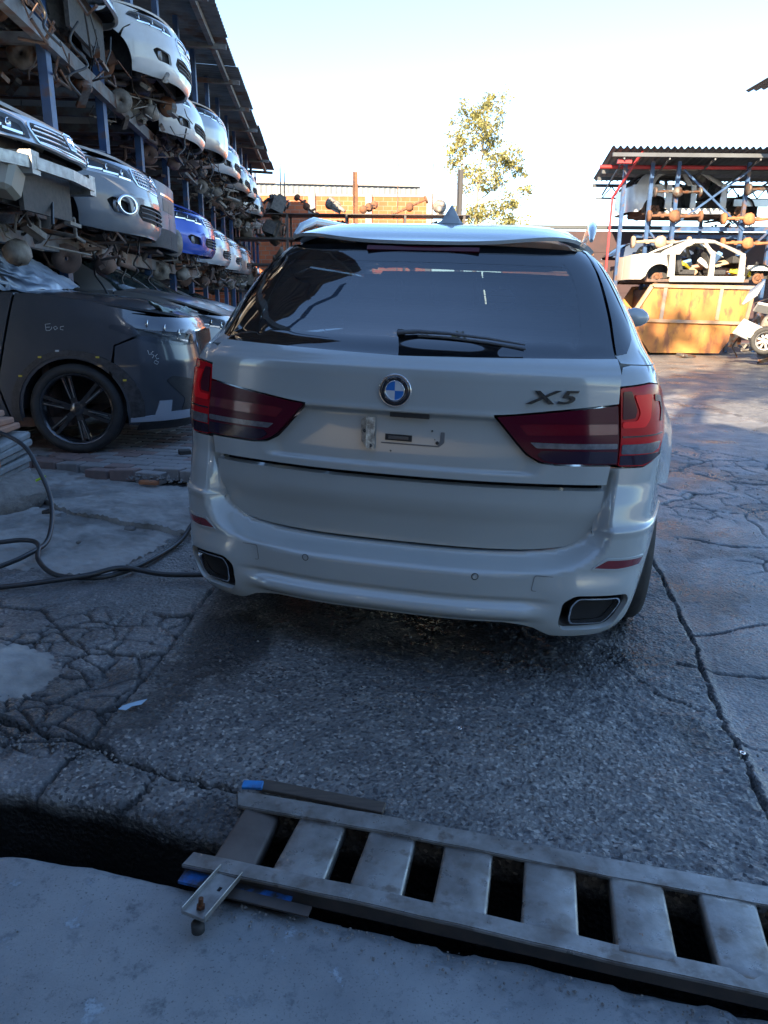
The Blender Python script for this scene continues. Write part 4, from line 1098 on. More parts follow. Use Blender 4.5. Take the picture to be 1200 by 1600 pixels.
slats = [(-.392, -.298, -.446, -.340), (-.228, -.100, -.286, -.150), (-.028, .094, -.084, .046), (.176, .300, .124, .249), (.384, .508, .331, .458), (.592, .716, .540, .667), (.800, .926, .752, .866), (1.008, 1.13, .95, 1.07), (1.21, 1.335, 1.15, 1.27), (1.41, 1.53, 1.35, 1.47)]
yu = lambda x: float(np.interp(x, [-.418, 1.75], [1.838, 1.278])); yl = lambda x: float(np.interp(x, [-.5, 1.75], [1.640, 1.037]))
for i, (a, b, c, d) in enumerate(slats):
    q = MB(); r = random.Random(i)
    P0 = [(a, yu(a) + .01), (b, yu(b) + .01)]; P1 = [(c, yl(c) - .012), (d, yl(d) - .012)]
    n = 8; vs = []
    rad = .007
    sec = [(0, -.036), (0, -rad), (.22 * rad, -.32 * rad), (rad, 0)]
    for k in range(n + 1):
        t = k / n; A_, B2 = lerp2(P0[0], P1[0], t), lerp2(P0[1], P1[1], t); w = B2[0] - A_[0]
        zz = .0505 + (0 if i else -.006 + .018 * (t - .5) * 0) + r.uniform(-.0008, .0008)
        row = [(s_[0], s_[1]) for s_ in sec] + [(w * .5, .0008)] + [(w - s_[0], s_[1]) for s_ in sec[::-1]]
        for (dx, dz) in row:
            f = dx / w; x = A_[0] + (B2[0] - A_[0]) * f; y = A_[1] + (B2[1] - A_[1]) * f; tl = (f - .5) * (-.014 if i == 0 else 0)
            vs.append((x - .5, y - 1.5, zz + dz + tl))
    m_ = len(row); fs = []
    for k in range(n):
        for j in range(m_ - 1): fs.append((k * m_ + j, k * m_ + j + 1, (k + 1) * m_ + j + 1, (k + 1) * m_ + j))
    q.add(vs, fs, True)
    o = q.build('slat', M_GRATE if i else mat('brown_worn_steel', (.15, .125, .11), rough=.6, metal=.4, col2=(.10, .08, .07), scale=10, bump=.001), gr, fix=False)
    sl = o.modifiers.new('t', 'SOLIDIFY'); sl.thickness = .004; sl.offset = 0
    if i == 0: o['label'] = 'bent brown slat, sunk at one side'
    if i == 5:
        o['label'] = 'slat with a rusty orange patch'
        MB().blob((.162, -.02, .0515), (.016, .028, .0012), 5, .3, 14).build('rust_patch', mat('orange_rust_scale', (.30, .15, .075), rough=.95, bump=.002, bscale=90, col2=(.2, .1, .05), scale=40), o)
        MB().blob((.112, -.105, .0515), (.010, .018, .0010), 6, .4, 12).build('rust_patch', MATS['orange_rust_scale'], o)
    if i == 6:
        for xx in (.338, .395): MB().box((xx, -.02 - (xx - .338) * .26, .0512), (.010, .022, .002), rot=(0, 0, -.15)).build('slot', MATS['soot_black'], o)
# bits around the grating
bk = empty('steel_bracket', (-.40, 1.50, 0), -.0, label='small folded steel channel with a bolt standing up, at the near end of the grating', cat='bracket')
M_GALV = mat('dirty_galvanised', (.36, .36, .35), rough=.42, metal=.7, col2=(.22, .21, .20), scale=14, rvar=.1)
b1 = MB(); b1.box((0, 0, .0), (.066, .168, .004)); b1.box((-.032, 0, .008), (.003, .168, .018)); b1.box((.032, 0, .008), (.003, .168, .018)); b1.box((0, -.083, .004), (.060, .003, .010))
o = b1.build('channel', M_GALV, bk, bev=.0012); o.location = (-.015, 0, .055); o.rotation_euler = (R(-4), R(3), R(-21))
MB().box((.006, .02, .0024), (.008, .014, .001)).build('slot', MATS['soot_black'], o)
MB().tube([(0, -.052, -.03), (0, -.052, .030)], .0062, 10).lathe([(.001, .006), (.011, .006), (.011, -.001)], 6, 'Z', (0, -.052, .004), smooth=False).build('bolt', M_STEEL, o)
o2 = MB().lathe([(.001, .0), (.016, .0), (.016, -.022), (.001, -.022)], 14, 'Z').build('rubber_foot', M_TYRE, bk, loc=(-.035, -.075, .042))
pl = MB().box((0, 0, 0), (.30, .042, .008), rot=(0, R(2), R(-13.5))).build('painted_plate', mat('blue_paint_on_steel', (.05, .05, .055), rough=.5, metal=.3, rust=(.03, .16, .50), rust_amt=.42, rscale=9, scale=9), loc=(-.372, 1.555, .022)); tag(pl, 'steel plate with chipped blue paint under the near end of the grating', 'plate')
pl = MB().box((0, 0, 0), (.24, .03, .006), rot=(R(4), R(2), R(-14))).build('metal_strip', M_EDGE, loc=(-.29, 1.512, .024)); tag(pl, 'dark flat steel strip lying in front of the grating rail by the bracket', 'strip')
pl = MB().box((0, 0, 0), (.062, .030, .012), rot=(R(8), 0, R(-3))).build('painted_scrap', mat('bright_blue_paint', (.02, .22, .55), rough=.5, col2=(.03, .12, .3), scale=30), loc=(-.392, 1.935, .052), bev=.002); tag(pl, 'bright blue painted scrap at the far left corner of the grating', 'scrap')
pl = MB().box((0, 0, 0), (.40, .045, .014), rot=(R(2), R(1), R(-14.5))).build('flat_bar', mat('dark_oily_wood', (.055, .042, .035), rough=.7, col2=(.09, .07, .055), scale=12, stretch=(1, 8, 1)), loc=(-.185, 1.905, .036), bev=.002); tag(pl, 'dark flat bar lying along the far rail of the grating', 'bar')
for (x, y, rr, lb) in ((.275, 2.32, .008, 'tiny shiny washer lying on the rough concrete in front of the SUV bumper'), (1.235, 2.215, .010, 'shiny washer lying in the long crack at the right')):
    o = MB().lathe([(rr * .55, .002), (rr, .002), (rr, -.001), (rr * .55, -.001)], 14, 'Z', close=True).build('washer', M_CHROME, loc=(x, y, float(tilt_z(np.array(x), np.array(y))) + .012), rot=(.1, .1, 0)); tag(o, lb, 'washer')
paper = MB().add([(-.05, -.01, 0), (-.02, -.025, .004), (.0, -.008, .006), (.03, .002, .003), (.05, .03, .006), (.02, .028, .002), (-.01, .012, .006), (-.035, .008, .002)], [(0, 1, 2, 7), (2, 3, 6, 7), (3, 4, 5, 6)]).build('torn_paper', mat('pale_blue_paper', (.35, .5, .62), rough=.8), loc=(-.905, 2.385, .05), rot=(.1, 0, .2), fix=False); tag(paper, 'torn pale scrap of paper beside the long joint in the concrete', 'paper')

# ================================================================== generic cars (front end at local -y, built from body panels)
def lerp(a, b, t): return a + (b - a) * t
JUNK_SEED = [0]
def engine_mesh():
    q = MB(); r = random.Random(4)
    q.box((0, 0, 0), (.55, .38, .42)).box((-.33, .02, -.05), (.26, .34, .34)).box((0, -.05, .24), (.46, .22, .10))
    q.blob((.02, -.08, -.24), (.25, .17, .10), 3, .15, 10)
    for k in range(4): q.tube([(-.18 + .12 * k, .18, .12), (-.18 + .12 * k, .30, .05), (-.10 + .06 * k, .32, -.08)], .022, 6)
    for k in range(3): q.lathe([(.001, -.22 - .02 * k), (.05 + .02 * k, -.22 - .02 * k), (.05 + .02 * k, -.25 - .02 * k), (.001, -.25 - .02 * k)], 14, 'Y', (.16 - .17 * k, 0, -.02 + .07 * k))
    for k in range(12): q.box((r.uniform(-.3, .3), r.uniform(-.22, .22), r.uniform(-.2, .25)), (r.uniform(.04, .14), r.uniform(.04, .12), r.uniform(.04, .12)), rot=(r.random(), r.random(), r.random()))
    q.tube([(-.25, -.2, .2), (-.1, -.26, .28), (.15, -.24, .25), (.28, -.2, .05)], .02, 6)
    return q
_ENG = engine_mesh()
ENGINE_MESH = _ENG.build('engine_block', M_OILY); _m = ENGINE_MESH.data; bpy.data.objects.remove(ENGINE_MESH); ENGINE_MESH = _m
def link_mesh(name, me, parent, loc, rot=(0, 0, 0), m=None, scale=1.0):
    if m is not None:
        key = me.name + m.name
        if key not in _mcopy: c = me.copy(); c.materials[0] = m; _mcopy[key] = c
        me = _mcopy[key]
    o = bpy.data.objects.new(name, me); COL.objects.link(o); o.parent = parent; o.location = loc; o.rotation_euler = rot; o.scale = (scale,) * 3
    return o
_mcopy = {}
q = MB(); q.lathe([(.06, 0), (.145, 0), (.145, .022), (.06, .022)], 24, 'X', close=True); q.lathe([(.001, .05), (.055, .05), (.065, .02), (.07, -.02)], 18, 'X')
for k in range(5): q.tube([(.05, .038 * math.cos(k * 1.257), .038 * math.sin(k * 1.257)), (.085, .038 * math.cos(k * 1.257), .038 * math.sin(k * 1.257))], .007, 6)
q.box((.01, .11, .06), (.08, .09, .14), rot=(.4, 0, 0))
DISC_MESH = q.mesh('brake_disc', M_RUST)
q = MB()
for k in range(40):
    a = k * .9
q.tube([(.055 * math.cos(k * .7), .055 * math.sin(k * .7), k * .0075) for k in range(52)], .008, 5); q.tube([(0, 0, -.12), (0, 0, .42)], .025, 8)
SPRING_MESH = q.mesh('coil_spring', M_MATBLACK)
def arms_mb(seed):
    r = random.Random(seed); q = MB()
    for s in (-1, 1):
        q.tube([(s * .25, .72, .23), (s * .45, .85, .20), (s * .70, .90, .22)], [.035, .03, .02], 7)
        q.tube([(s * .28, 1.15, .24), (s * .5, 1.0, .20), (s * .70, .92, .22)], [.03, .03, .02], 7)
        q.tube([(s * .35, .55, .30), (s * .40, 1.3, .30)], .04, 6)
        q.tube([(s * .1, .95, .30), (s * .68, .86, .31)], .013, 6)
        q.tube([(s * .12, .88, .34), (s * .4, .88, .33), (s * .72, .88, .34)], [.03, .018, .035], 7)
    q.box((0, .95, .27), (.75, .22, .07)).box((0, .48, .26), (1.1, .06, .06))
    for k in range(5): q.tube([(r.uniform(-.5, .5), r.uniform(.3, 1.2), .28), (r.uniform(-.6, .6), r.uniform(.2, 1.3), r.uniform(.10, .25)), (r.uniform(-.6, .6), r.uniform(.2, 1.3), .22)], r.uniform(.008, .03), 6)
    return q

def make_car(label, cat, group, paintm, loc, rz, L=4.3, wd=.90, H=1.48, zf=.74, zc=.98, yc=1.15, wslen=.80, wheels=(1, 1, 1, 1), bumper=True, grille='bars', lamp=None, fog=True, under=True,
             doors='closed', deck=0.0, hood=True, glass=True, badge=None, lampmat=None, wheel_kw=None, r_w=.33, step=.11, grille_poly=None, tail=False, tiltx=0.0, tilty=0.0, fender=True, low_m=None, seed=1, rims=None, lowgrille=True, rimk=.66, cab=True, simple=False, yw_add=0.0, wr_=.05):
    root = empty('car', loc, 0, label, cat, group)
    root.rotation_euler = (tiltx, tilty, rz)
    k = zf / .74; wk = wd / .9
    PP = Plan([(0, 0), (.2, .005), (.38, .028), (.54, .07), (.67, .14), (.77, .24), (.845, .37), (.885, .52), (.90, .72), (.90, 1.2), (.90, L / 2), (.90, L - 1.0), (.885, L - .45), (.82, L - .16), (.66, L - .04), (.3, L - .005), (0, L)])
    W = smooth_table([(.15, .90), (.25, .955), (.35, .985), (.5 * k, 1.0), (.62 * k, .995), (.75 * k, .985), (zc, .955), (zc + .1, .94)], .02)
    D = smooth_table([(.15, .12), (.21, .05), (.27, .01), (.34, 0), (.50 * k, 0), (.55 * k, .012), (.66 * k, .035), (zf - .03, .065), (zf + .02, .12), (zc + .1, .16)], .012)
    def body(u, z):
        x, y = PP.at(u); d = D(z); f = 1 - max(0, min(1, (y - .3) / 1.0))
        return (x * wk * W(z), y + d * f, z)
    zr = H - .07
    CP = Plan([(0, 0), (.25, .012), (.45, .045), (.60, .11), (.70, .20), (.765, .32), (.79, .46), (.80, .7), (.80, 1.4), (.79, 2.0), (.70, 2.3), (.4, 2.38), (0, 2.4)])
    yb = L - deck - .05; LC = yb - yc
    def cabin(u, z):
        x, y = CP.at(u); t = (z - zc) / (zr - zc)
        tt = max(0.0, t); d0 = yc - .05 + wslen * tt ** 1.25; d1 = yb - (.55 if not deck else .80) * tt ** 1.5
        return (x * wk * lerp(1.10, .80, max(0, min(1.1, t)) ** 1.15), lerp(d0, d1, y / 2.4), z)
    ut = lambda y: PP.u_of_y(y)
    ztop = lambda y: interp([(0, zf - .01), (.15, zf + .02), (yc * .5, lerp(zf, zc, .62)), (yc, zc), (L - .9, zc + .03), (L, zc - .04)], y)
    PL_ = [(0, zf - .01)]
    yw1, yw2 = .80 + .05 * k + yw_add, L - .78; ra = r_w + .045
    def archp(y, a0, a1, n=12):
        c = ut(y); return [(c + ra * math.cos(R(a0 + (a1 - a0) * i / n)), r_w + ra * math.sin(R(a0 + (a1 - a0) * i / n))) for i in range(n + 1)]
    mirp = lambda l: [(-a, b) for (a, b) in reversed(l)]
    both = lambda h: h + [(-a, b) for (a, b) in reversed(h) if abs(a) > 1e-6]
    lowm = low_m or paintm
    lp = lamp or [(.50, .625), (.66, .63), (.88, .665), (1.06, .73), (.98, .765), (.80, .760), (.53, .70)]
    lp = [(a, b * k) for a, b in lp]
    gp = [(a, b * k) for a, b in (grille_poly or [(0, .58), (.40, .59), (.47, .66), (.44, .70), (0, .705)])]
    lg = [(a, b * k) for a, b in [(0, .30), (.44, .31), (.52, .36), (.46, .44), (0, .45)]]
    ub = ut(yw1) - ra
    if not tail:
        if bumper:
            h = [(0, .20), (.55, .20), (.85, .215), (ub - .01, .25)] + [q_ for q_ in archp(yw1, 190, 140)[1:]]
            topb = [(ub + .04, .60 * k), (1.0, .655 * k), (.66, .612 * k), (.50, .608 * k), (0, .575 * k)]
            h += topb
            holes = []
            if lowgrille: holes.append(rounded(both(lg), .02))
            if fog:
                fg = rounded([(.60, .33 * k), (.80, .35 * k), (.86, .44 * k), (.80, .47 * k), (.62, .43 * k)], .02); holes += [fg, mirp(fg)]
            panel('bumper', body, [both(h)] + holes, lowm, root, step=.06, depth=.03)
            panel('bumper_backing', body, both([(0, .25), (.9, .28), (.9, .5 * k), (0, .5 * k)]), M_MATBLACK, root, step=.15, off=-.05, depth=.01)
            if lowgrille:
                q_ = MB()
                for j in range(3):
                    z = (.335 + j * .04) * k; q_.tube([body(u, z) for u in [-.45 + .9 * i / 10 for i in range(11)]], .009, 5)
                q_.build('lower_grille', M_BLACK, root)
            if fog:
                for s in (-1, 1):
                    p = Vector(body(s * .74, .40 * k)); MB().lathe([(.001, .02), (.035, .012), (.048, 0), (.05, .03)], 16, 'Y').build('fog_lamp', M_LAMPGLASS if False else M_ALU, root, loc=tuple(p + Vector((0, .015, 0))))
        if grille and hood != 'none':
            panel('grille_backing', body, rounded(both(gp), .02), M_BLACK, root, step=.10, off=-.03, depth=.02)
            q_ = MB(); g0, g1 = min(b for a, b in gp), max(b for a, b in gp); gw = max(a for a, b in gp)
            if grille == 'bars':
                for j in range(4):
                    z = lerp(g0, g1, (j + .5) / 4); w_ = gw * (1 - .15 * abs(j - 1.5) / 1.5); q_.tube([body(-w_ + 2 * w_ * i / 10, z) for i in range(11)], .008, 5)
            elif grille == 'vertical':
                for j in range(19):
                    u = lerp(-gw * .92, gw * .92, j / 18); q_.bar(body(u, g0 + .01), Vector(body(u, g1 - .01)) + Vector((0, -.01, 0)), .016, .03, up=(0, 1, 0))
            elif grille == 'mesh':
                for j in range(5):
                    z = lerp(g0, g1, (j + .5) / 5); q_.tube([body(-gw * .95 + 1.9 * gw * i / 10, z) for i in range(11)], .005, 4)
                for j in range(16):
                    u = lerp(-gw * .9, gw * .9, j / 15); q_.tube([body(u, g0 + .01), body(u + .02, g1 - .01)], .005, 4)
            q_.build('grille', M_CHROME, root)
            rim_ = [(a * 1.04, lerp(.5 * (g0 + g1), b, 1.1)) for a, b in gp]
            panel('grille_frame', body, [rounded(both(rim_), .02), rounded(both(gp), .02)], M_CHROME, root, step=.08, off=.006, depth=.02)
        np_ = [(0, .565 * k), (1.0, .60 * k), (1.16, .70 * k), (1.18, ztop(.45)), (1.0, ztop(.28) + .002), (.8, ztop(.17)), (.5, zf + .012), (0, zf + .012)]
        if bumper or hood is True:
            hol = [rounded(lp, .012), mirp(rounded(lp, .012))] + ([rounded(both(gp), .02)] if grille else [])
            panel('nose_panel', body, [both(np_)] + hol, paintm, root, step=.08, off=-.006, depth=.03)
        if badge:
            zb = lerp(min(b for a, b in gp), max(b for a, b in gp), .62); p = Vector(body(0, zb)); e_ = Vector(body(0, zb + .01)) - p
            tl = math.atan2(e_.y, e_.z)
            b_ = MB()
            if badge == 'H':
                b_.add([], [])
                for x_ in (-.030, .030): b_.bar((x_ * .8, 0, -.042), (x_ * 1.15, 0, .042), .014, .014, up=(0, 1, 0))
                b_.bar((-.028, 0, 0), (.028, 0, 0), .014, .014, up=(0, 1, 0))
                fr_ = [(-.050, -.050), (.050, -.050), (.066, .045), (.055, .056), (-.055, .056), (-.066, .045)]
                for a, c in zip(fr_, fr_[1:] + fr_[:1]): b_.bar((a[0], 0, a[1]), (c[0], 0, c[1]), .011, .012, up=(0, 1, 0))
            elif badge == 'V':
                b_.lathe([(.058, -.006), (.068, -.006), (.068, .006), (.058, .006)], 28, 'Y', close=True)
                for a, c in (((-.035, .045), (-.002, .004)), ((.035, .045), (.002, .004)), ((-.050, .025), (-.022, -.045)), ((-.022, -.045), (0, -.004)), ((0, -.004), (.022, -.045)), ((.022, -.045), (.050, .025))): b_.bar((a[0], 0, a[1]), (c[0], 0, c[1]), .009, .010, up=(0, 1, 0))
            else: b_.lathe([(.001, -.008), (.04, -.008), (.05, 0), (.052, .01)], 20, 'Y')
            b_.build('badge', M_CHROME, root, loc=tuple(p + Vector((0, -.028, 0))), rot=(-tl, 0, 0))
        for s in (1, -1):
            f = (lambda l: l) if s == 1 else mirp
            if fender:
                hl = panel('headlamp', body, f(rounded(lp, .012)), M_LAMPGLASS, root, step=.09, off=.006, depth=.012)
                panel('lamp_housing', body, f(rounded([(lerp(.76, a, .98), b) for a, b in lp], .012)), mat('lamp_housing_dark', (.03, .032, .036), rough=.35), hl, step=.10, off=-.035, depth=.005)
                q_ = MB()
                for j, (u, z) in enumerate(((.62, .662), (.76, .69), (.90, .715))):
                    p = Vector(body(s * u, z * k)); q_.lathe([(.012, .03), (.026, .012), (.032, 0), (.034, .004)], 14, 'Y', tuple(p + Vector((0, .012, 0))))
                    q_.bar(body(s * (u - .07), (z - .045) * k), body(s * (u + .07), (z - .03) * k), .008, .015)
                q_.build('lamp_reflector', M_CHROME, hl)
                # fender between bumper and door
                fl = [(ub + .05, .605 * k)] + [q_ for q_ in archp(yw1, 135, -8) if q_[1] > .26] + [(ut(yw1 + .52), .26), (ut(yw1 + .60), .6), (ut(yc + .12), zc + .005)] + [(ut(y_), ztop(y_) + .004) for y_ in (yc, yc * .85, yc * .7, yc * .55, .45, .34, .26)] + [ (.985, .775 * k), (1.07, .735 * k), (1.02, .665 * k)]
                panel('fender', body, f(fl), paintm, root, step=step)
            if cab and doors == 'closed' and not simple:
                ya, yb_, yc2 = yw1 + .54, yw1 + 1.42, yw2 - .38
                panel('door', body, f([(ut(ya), .26), (ut(yb_), .26), (ut(yb_), zc + .02), (ut(yc + .14), zc + .01), (ut(yw1 + .62), .6)]), paintm, root, step=.2)
                panel('door', body, f([(ut(yb_ + .01), .26), (ut(yc2), .26), (ut(yc2 + .15), .6), (ut(yc2 + .2), zc + .03), (ut(yb_ + .01), zc + .02)]), paintm, root, step=.2)
    if tail or not simple:
        for s in (1, -1):
            f = (lambda l: l) if s == 1 else mirp
            yc2 = yw2 - .38
            qp = [(ut(yc2 + .01), .30)] + [q_ for q_ in archp(yw2, 172, 8) if q_[1] > .3] + [(ut(L - .3), .28), (PP.umax - .01, .28), (PP.umax - .01, zc - .06), (ut(L - .3), zc + .0), (ut(yc2 + .21), zc + .03), (ut(yc2 + .15), .6)]
            panel('quarter_panel', body, f(qp), paintm, root, step=.16)
    if doors == 'open':
        for s in (1, -1):
            f = (lambda l: l) if s == 1 else mirp
            ya, yb_, yc2 = yw1 + .54, yw1 + 1.42, yw2 - .38
            panel('sill', body, f([(ut(ya - .1), .22), (ut(yc2 + .05), .22), (ut(yc2 + .05), .38), (ut(ya - .1), .38)]), paintm, root, step=.2, depth=.08)
            for (p0, w_) in ((ya + .02, .09), (yb_, .08), (yc2 + .03, .10)):
                panel('door_pillar', body, f([(ut(p0 - w_), .36), (ut(p0 + w_), .36), (ut(p0 + w_ * .7), zc + .02), (ut(p0 - w_ * .7), zc + .02)]), paintm, root, step=.12, depth=.06)
    if hood is True:
        pts = [(body(u, zf + .01)[0], body(u, zf + .01)[1]) for u in [i * .1 for i in range(0, 11)]]
        he = pts + [(PP.at(ut(y))[0] * wk * W(ztop(y)) - .012, y) for y in (yc * .55, yc * .75, yc + .05)] + [(.5, yc - .02), (0, yc - .05)]
        hz = lambda y: ztop(y) - .02 * max(0, .2 - y) / .2
        panel('bonnet', lambda x, y: (x, y, hz(y) + .045 * (1 - min(1, abs(x) / (.88 * wk)) ** 2.5) * min(1, max(.1, (y - .05) * 3))), both(he), paintm, root, step=step, off=.004, depth=.02)
    if cab:
        ws = [(0, zc + .02), (.66, zc + .02), (.68, zr - .01), (0, zr + .005)]
        if glass: panel('windscreen', cabin, rounded(both(ws), .04), M_WSCREEN, root, step=.16, depth=.006)
        yS = CP.u_of_y(.28)
        for s in (1, -1):
            f = (lambda l: l) if s == 1 else mirp
            o1 = rounded([(yS + .10, zc + .03), (1.55, zc + .03), (1.60, zr - .06), (yS + .22, zr - .06)], wr_)
            o2 = rounded([(1.66, zc + .03), (2.42, zc + .06), (2.38, zr - .08), (1.70, zr - .06)], [.06, wr_ * 1.6, wr_ * 3, .06])
            fr_open = [(.66, zc - .01), (yS + .08, zc - .01), (yS + .16, zr - .12), (yS + .24, zr - .06), (1.58, zr - .06), (1.56, zc - .01), (1.68, zc - .01), (1.70, zr - .06), (2.15, zr - .07), (2.38, zr - .18), (2.46, zc - .01), (3.0, zc - .01), (2.8, zr + .01), (.68, zr + .01)]
            if doors == 'open': panel('pillar_frame', cabin, f(fr_open), paintm, root, step=.12, depth=.05)
            else: panel('pillar_frame', cabin, [f([(.66, zc - .01), (3.0, zc - .01), (2.8, zr + .01), (.68, zr + .01)]), f(o1), f(o2)], paintm, root, step=.12, depth=.04)
            if glass and doors == 'closed':
                panel('side_window', cabin, f(o1), M_GLASS, root, step=.3, off=-.012, depth=.005); panel('side_window', cabin, f(o2), M_GLASS, root, step=.3, off=-.012, depth=.005)
        ro = [(cabin(u, zr)[0], cabin(u, zr)[1]) for u in [i * .2 for i in range(0, int(CP.umax / .2) + 1)]]
        xm = max(a for a, b in ro); y0r, y1r = min(b for a, b in ro), max(b for a, b in ro)
        panel('roof', lambda x, y: (x, y, zr + .065 * (1 - min(1, abs(x) / xm) ** 4) * (1 - min(1, abs(2 * (y - y0r) / (y1r - y0r) - 1)) ** 4)), both(ro + [(0, y1r)]), paintm, root, step=.2, depth=.03)
        rg = [(CP.umax - .75, zc + .04), (CP.umax + .001, zc + .04), (CP.umax + .001, zr - .03), (CP.umax - .72, zr - .03)]
        for s in (1, -1):
            if glass: panel('rear_window', cabin, rg if s == 1 else mirp(rg), M_GLASS if not tail else M_BLACKGLASS, root, step=.15, depth=.008)
    if deck:
        dz = [(-.80, yb - .05), (.80, yb - .05), (.78, L - .25), (.5, L - .1), (0, L - .06), (-.5, L - .1), (-.78, L - .25)]
        panel('boot_lid', lambda x, y: (x * wk, y, zc + .02 - .05 * max(0, (y - yb) / deck)), dz, paintm, root, step=.2)
    if tail:
        for s in (1, -1):
            f = (lambda l: l) if s == 1 else mirp
            panel('bumper_skirt', body, f([(PP.umax - 1.3, .22), (PP.umax - .005, .22), (PP.umax - .005, .46), (PP.umax - 1.25, .44)]), M_MATBLACK, root, step=.12, off=.022, depth=.05)
            panel('corner_lamp', body, f(rounded([(PP.umax - 1.16, .66), (PP.umax - 1.06, .64), (PP.umax - 1.02, .98), (PP.umax - 1.10, 1.0)], .01)), M_LENS, root, step=.08, off=.014)
            panel('plate_recess', body, f([(PP.umax - .32, .68), (PP.umax - .004, .68), (PP.umax - .004, .83), (PP.umax - .32, .83)]), M_BLACK, root, step=.1, off=.010)
            panel('chrome_strip', body, f([(PP.umax - .45, .855), (PP.umax - .004, .86), (PP.umax - .004, .885), (PP.umax - .45, .88)]), M_CHROME, root, step=.1, off=.014)
        panel('tailgate', body, [(PP.umax - 1.0, .58), (PP.umax - .005, .58), (PP.umax - .005, zc + .01), (PP.umax - .98, zc + .01)], paintm, root, step=.14, off=.006)
        panel('tailgate', body, mirp([(PP.umax - 1.0, .58), (PP.umax - .005, .58), (PP.umax - .005, zc + .01), (PP.umax - .98, zc + .01)]), paintm, root, step=.14, off=.006)
        hb = [(PP.umax - .8, .60), (PP.umax - .01, .60), (PP.umax - .01, zc), (PP.umax - .8, zc)]
        for s in (1, -1):
            f = (lambda l: l) if s == 1 else mirp
            panel('tail_lamp', body, f(rounded([(PP.umax - 1.04, .84), (PP.umax - .84, .84), (PP.umax - .80, 1.0), (PP.umax - .98, 1.01)], .02)), M_LENS, root, step=.1, off=.012)
            panel('rear_bumper', body, f([(PP.umax - 1.25, .24), (PP.umax - .01, .24), (PP.umax - .01, .60), (PP.umax - 1.2, .60)]), lowm, root, step=.12, off=.012, depth=.05)
    # inside: floor pan, seats, firewall
    fp = MB(); fp.box((0, L / 2 + .3, .26), (1.5 * wk, L - 1.6, .08)).box((0, 1.28, .62), (1.45 * wk, .06, .62)).box((0, L - .5, .5), (1.3, .1, .5))
    for k_ in range(4): fp.bar((-.5 + k_ * .33, 1.2, .205), (-.5 + k_ * .33, L - .8, .205), .07, .05)
    fp.build('floor_pan', M_RUSTPINK, root)
    if cab:
        q_ = MB()
        for (x, y) in ((-.36, 1.95), (.36, 1.95), (-.36, 2.85), (.36, 2.85)): q_.box((x, y + .25, .78), (.46, .14, .60), rot=(R(-14), 0, 0)).box((x, y, .5), (.46, .46, .14)).box((x, y + .32, 1.12), (.24, .09, .14))
        q_.box((0, 1.45, .85), (1.35, .30, .20)); q_.build('seats', M_MATBLACK, root, bev=.02)
    if under:
        JUNK_SEED[0] += 1
        arms_mb(seed).build('subframe', M_STEEL, root, fix=False)
        link_mesh('engine_block', ENGINE_MESH, root, (.05, .68, .50), (0, 0, .05 * seed))
        q_ = MB(); r_ = random.Random(seed * 7)
        for j in range(7):
            x, y = r_.uniform(-.6, .6), r_.uniform(.15, .6); q_.tube([(x, y, .45), (x + r_.uniform(-.2, .2), y, .3), (x + r_.uniform(-.3, .3), y + r_.uniform(-.1, .1), r_.uniform(.05, .22))], r_.uniform(.006, .012), 5)
        lw_ = q_.build('loose_wiring', M_BLACK, root, fix=False); lw_['kind'] = 'stuff'
        q_ = MB()
        for j in range(26):
            x, y, z = r_.uniform(-.75, .75), r_.uniform(.12, 1.1), r_.uniform(-.22 if loc[2] > 3 else -.10, .22)
            if j % 3 == 0: q_.box((x, y, z), (r_.uniform(.08, .30), r_.uniform(.04, .10), r_.uniform(.02, .05)), rot=(r_.uniform(-.6, .6), r_.uniform(-.6, .6), r_.uniform(-.8, .8)))
            else: q_.tube([(x, y, z + .12), (x + r_.uniform(-.2, .2), y + r_.uniform(-.1, .1), z), (x + r_.uniform(-.35, .35), y + r_.uniform(-.2, .2), z + r_.uniform(-.08, .1))], r_.choice((.007, .010, .014, .026)), 6)
        q_.lathe([(.02, -.02), (.13, -.02), (.13, .01), (.02, .01)], 16, 'X', (-.6, .7, -.02), close=True)
        q_.blob((r_.uniform(-.4, .4), .45, -.05), (.13, .10, .09), seed, .15, 10)
        sp_ = q_.build('suspension_parts', (M_STEEL, M_DUSTALU, M_RUSTPINK)[seed % 3], root, fix=False); sp_['kind'] = 'stuff'
        MB().box((0, .28, .42 * k), (1.15, .04, .40 * k)).build('radiator', mat('radiator_fins', (.035, .034, .033), rough=.7, metal=.2, col2=(.07, .062, .055), scale=30), root)
    wl = [(-1, yw1, 0), (1, yw1, 1), (-1, yw2, 2), (1, yw2, 3)]
    for (s, y, i) in wl:
        if wheels[i]:
            wheel_part(root, (s * (wd - .12), y, r_w), r=r_w, w=.21, rim=r_w * rimk, side=s, steer=(.25 if i < 2 and seed % 2 else 0), rimmat=rims, **(wheel_kw or dict(spokes=5, style='pair')))
        else:
            link_mesh('brake_disc', DISC_MESH, root, (s * (wd - .2), y, r_w), (0, 0, 0 if s > 0 else math.pi), scale=1.0)
            if i < 2: link_mesh('coil_spring', SPRING_MESH, root, (s * (wd - .28), y + .02, r_w + .05), (0, s * -.1, 0))
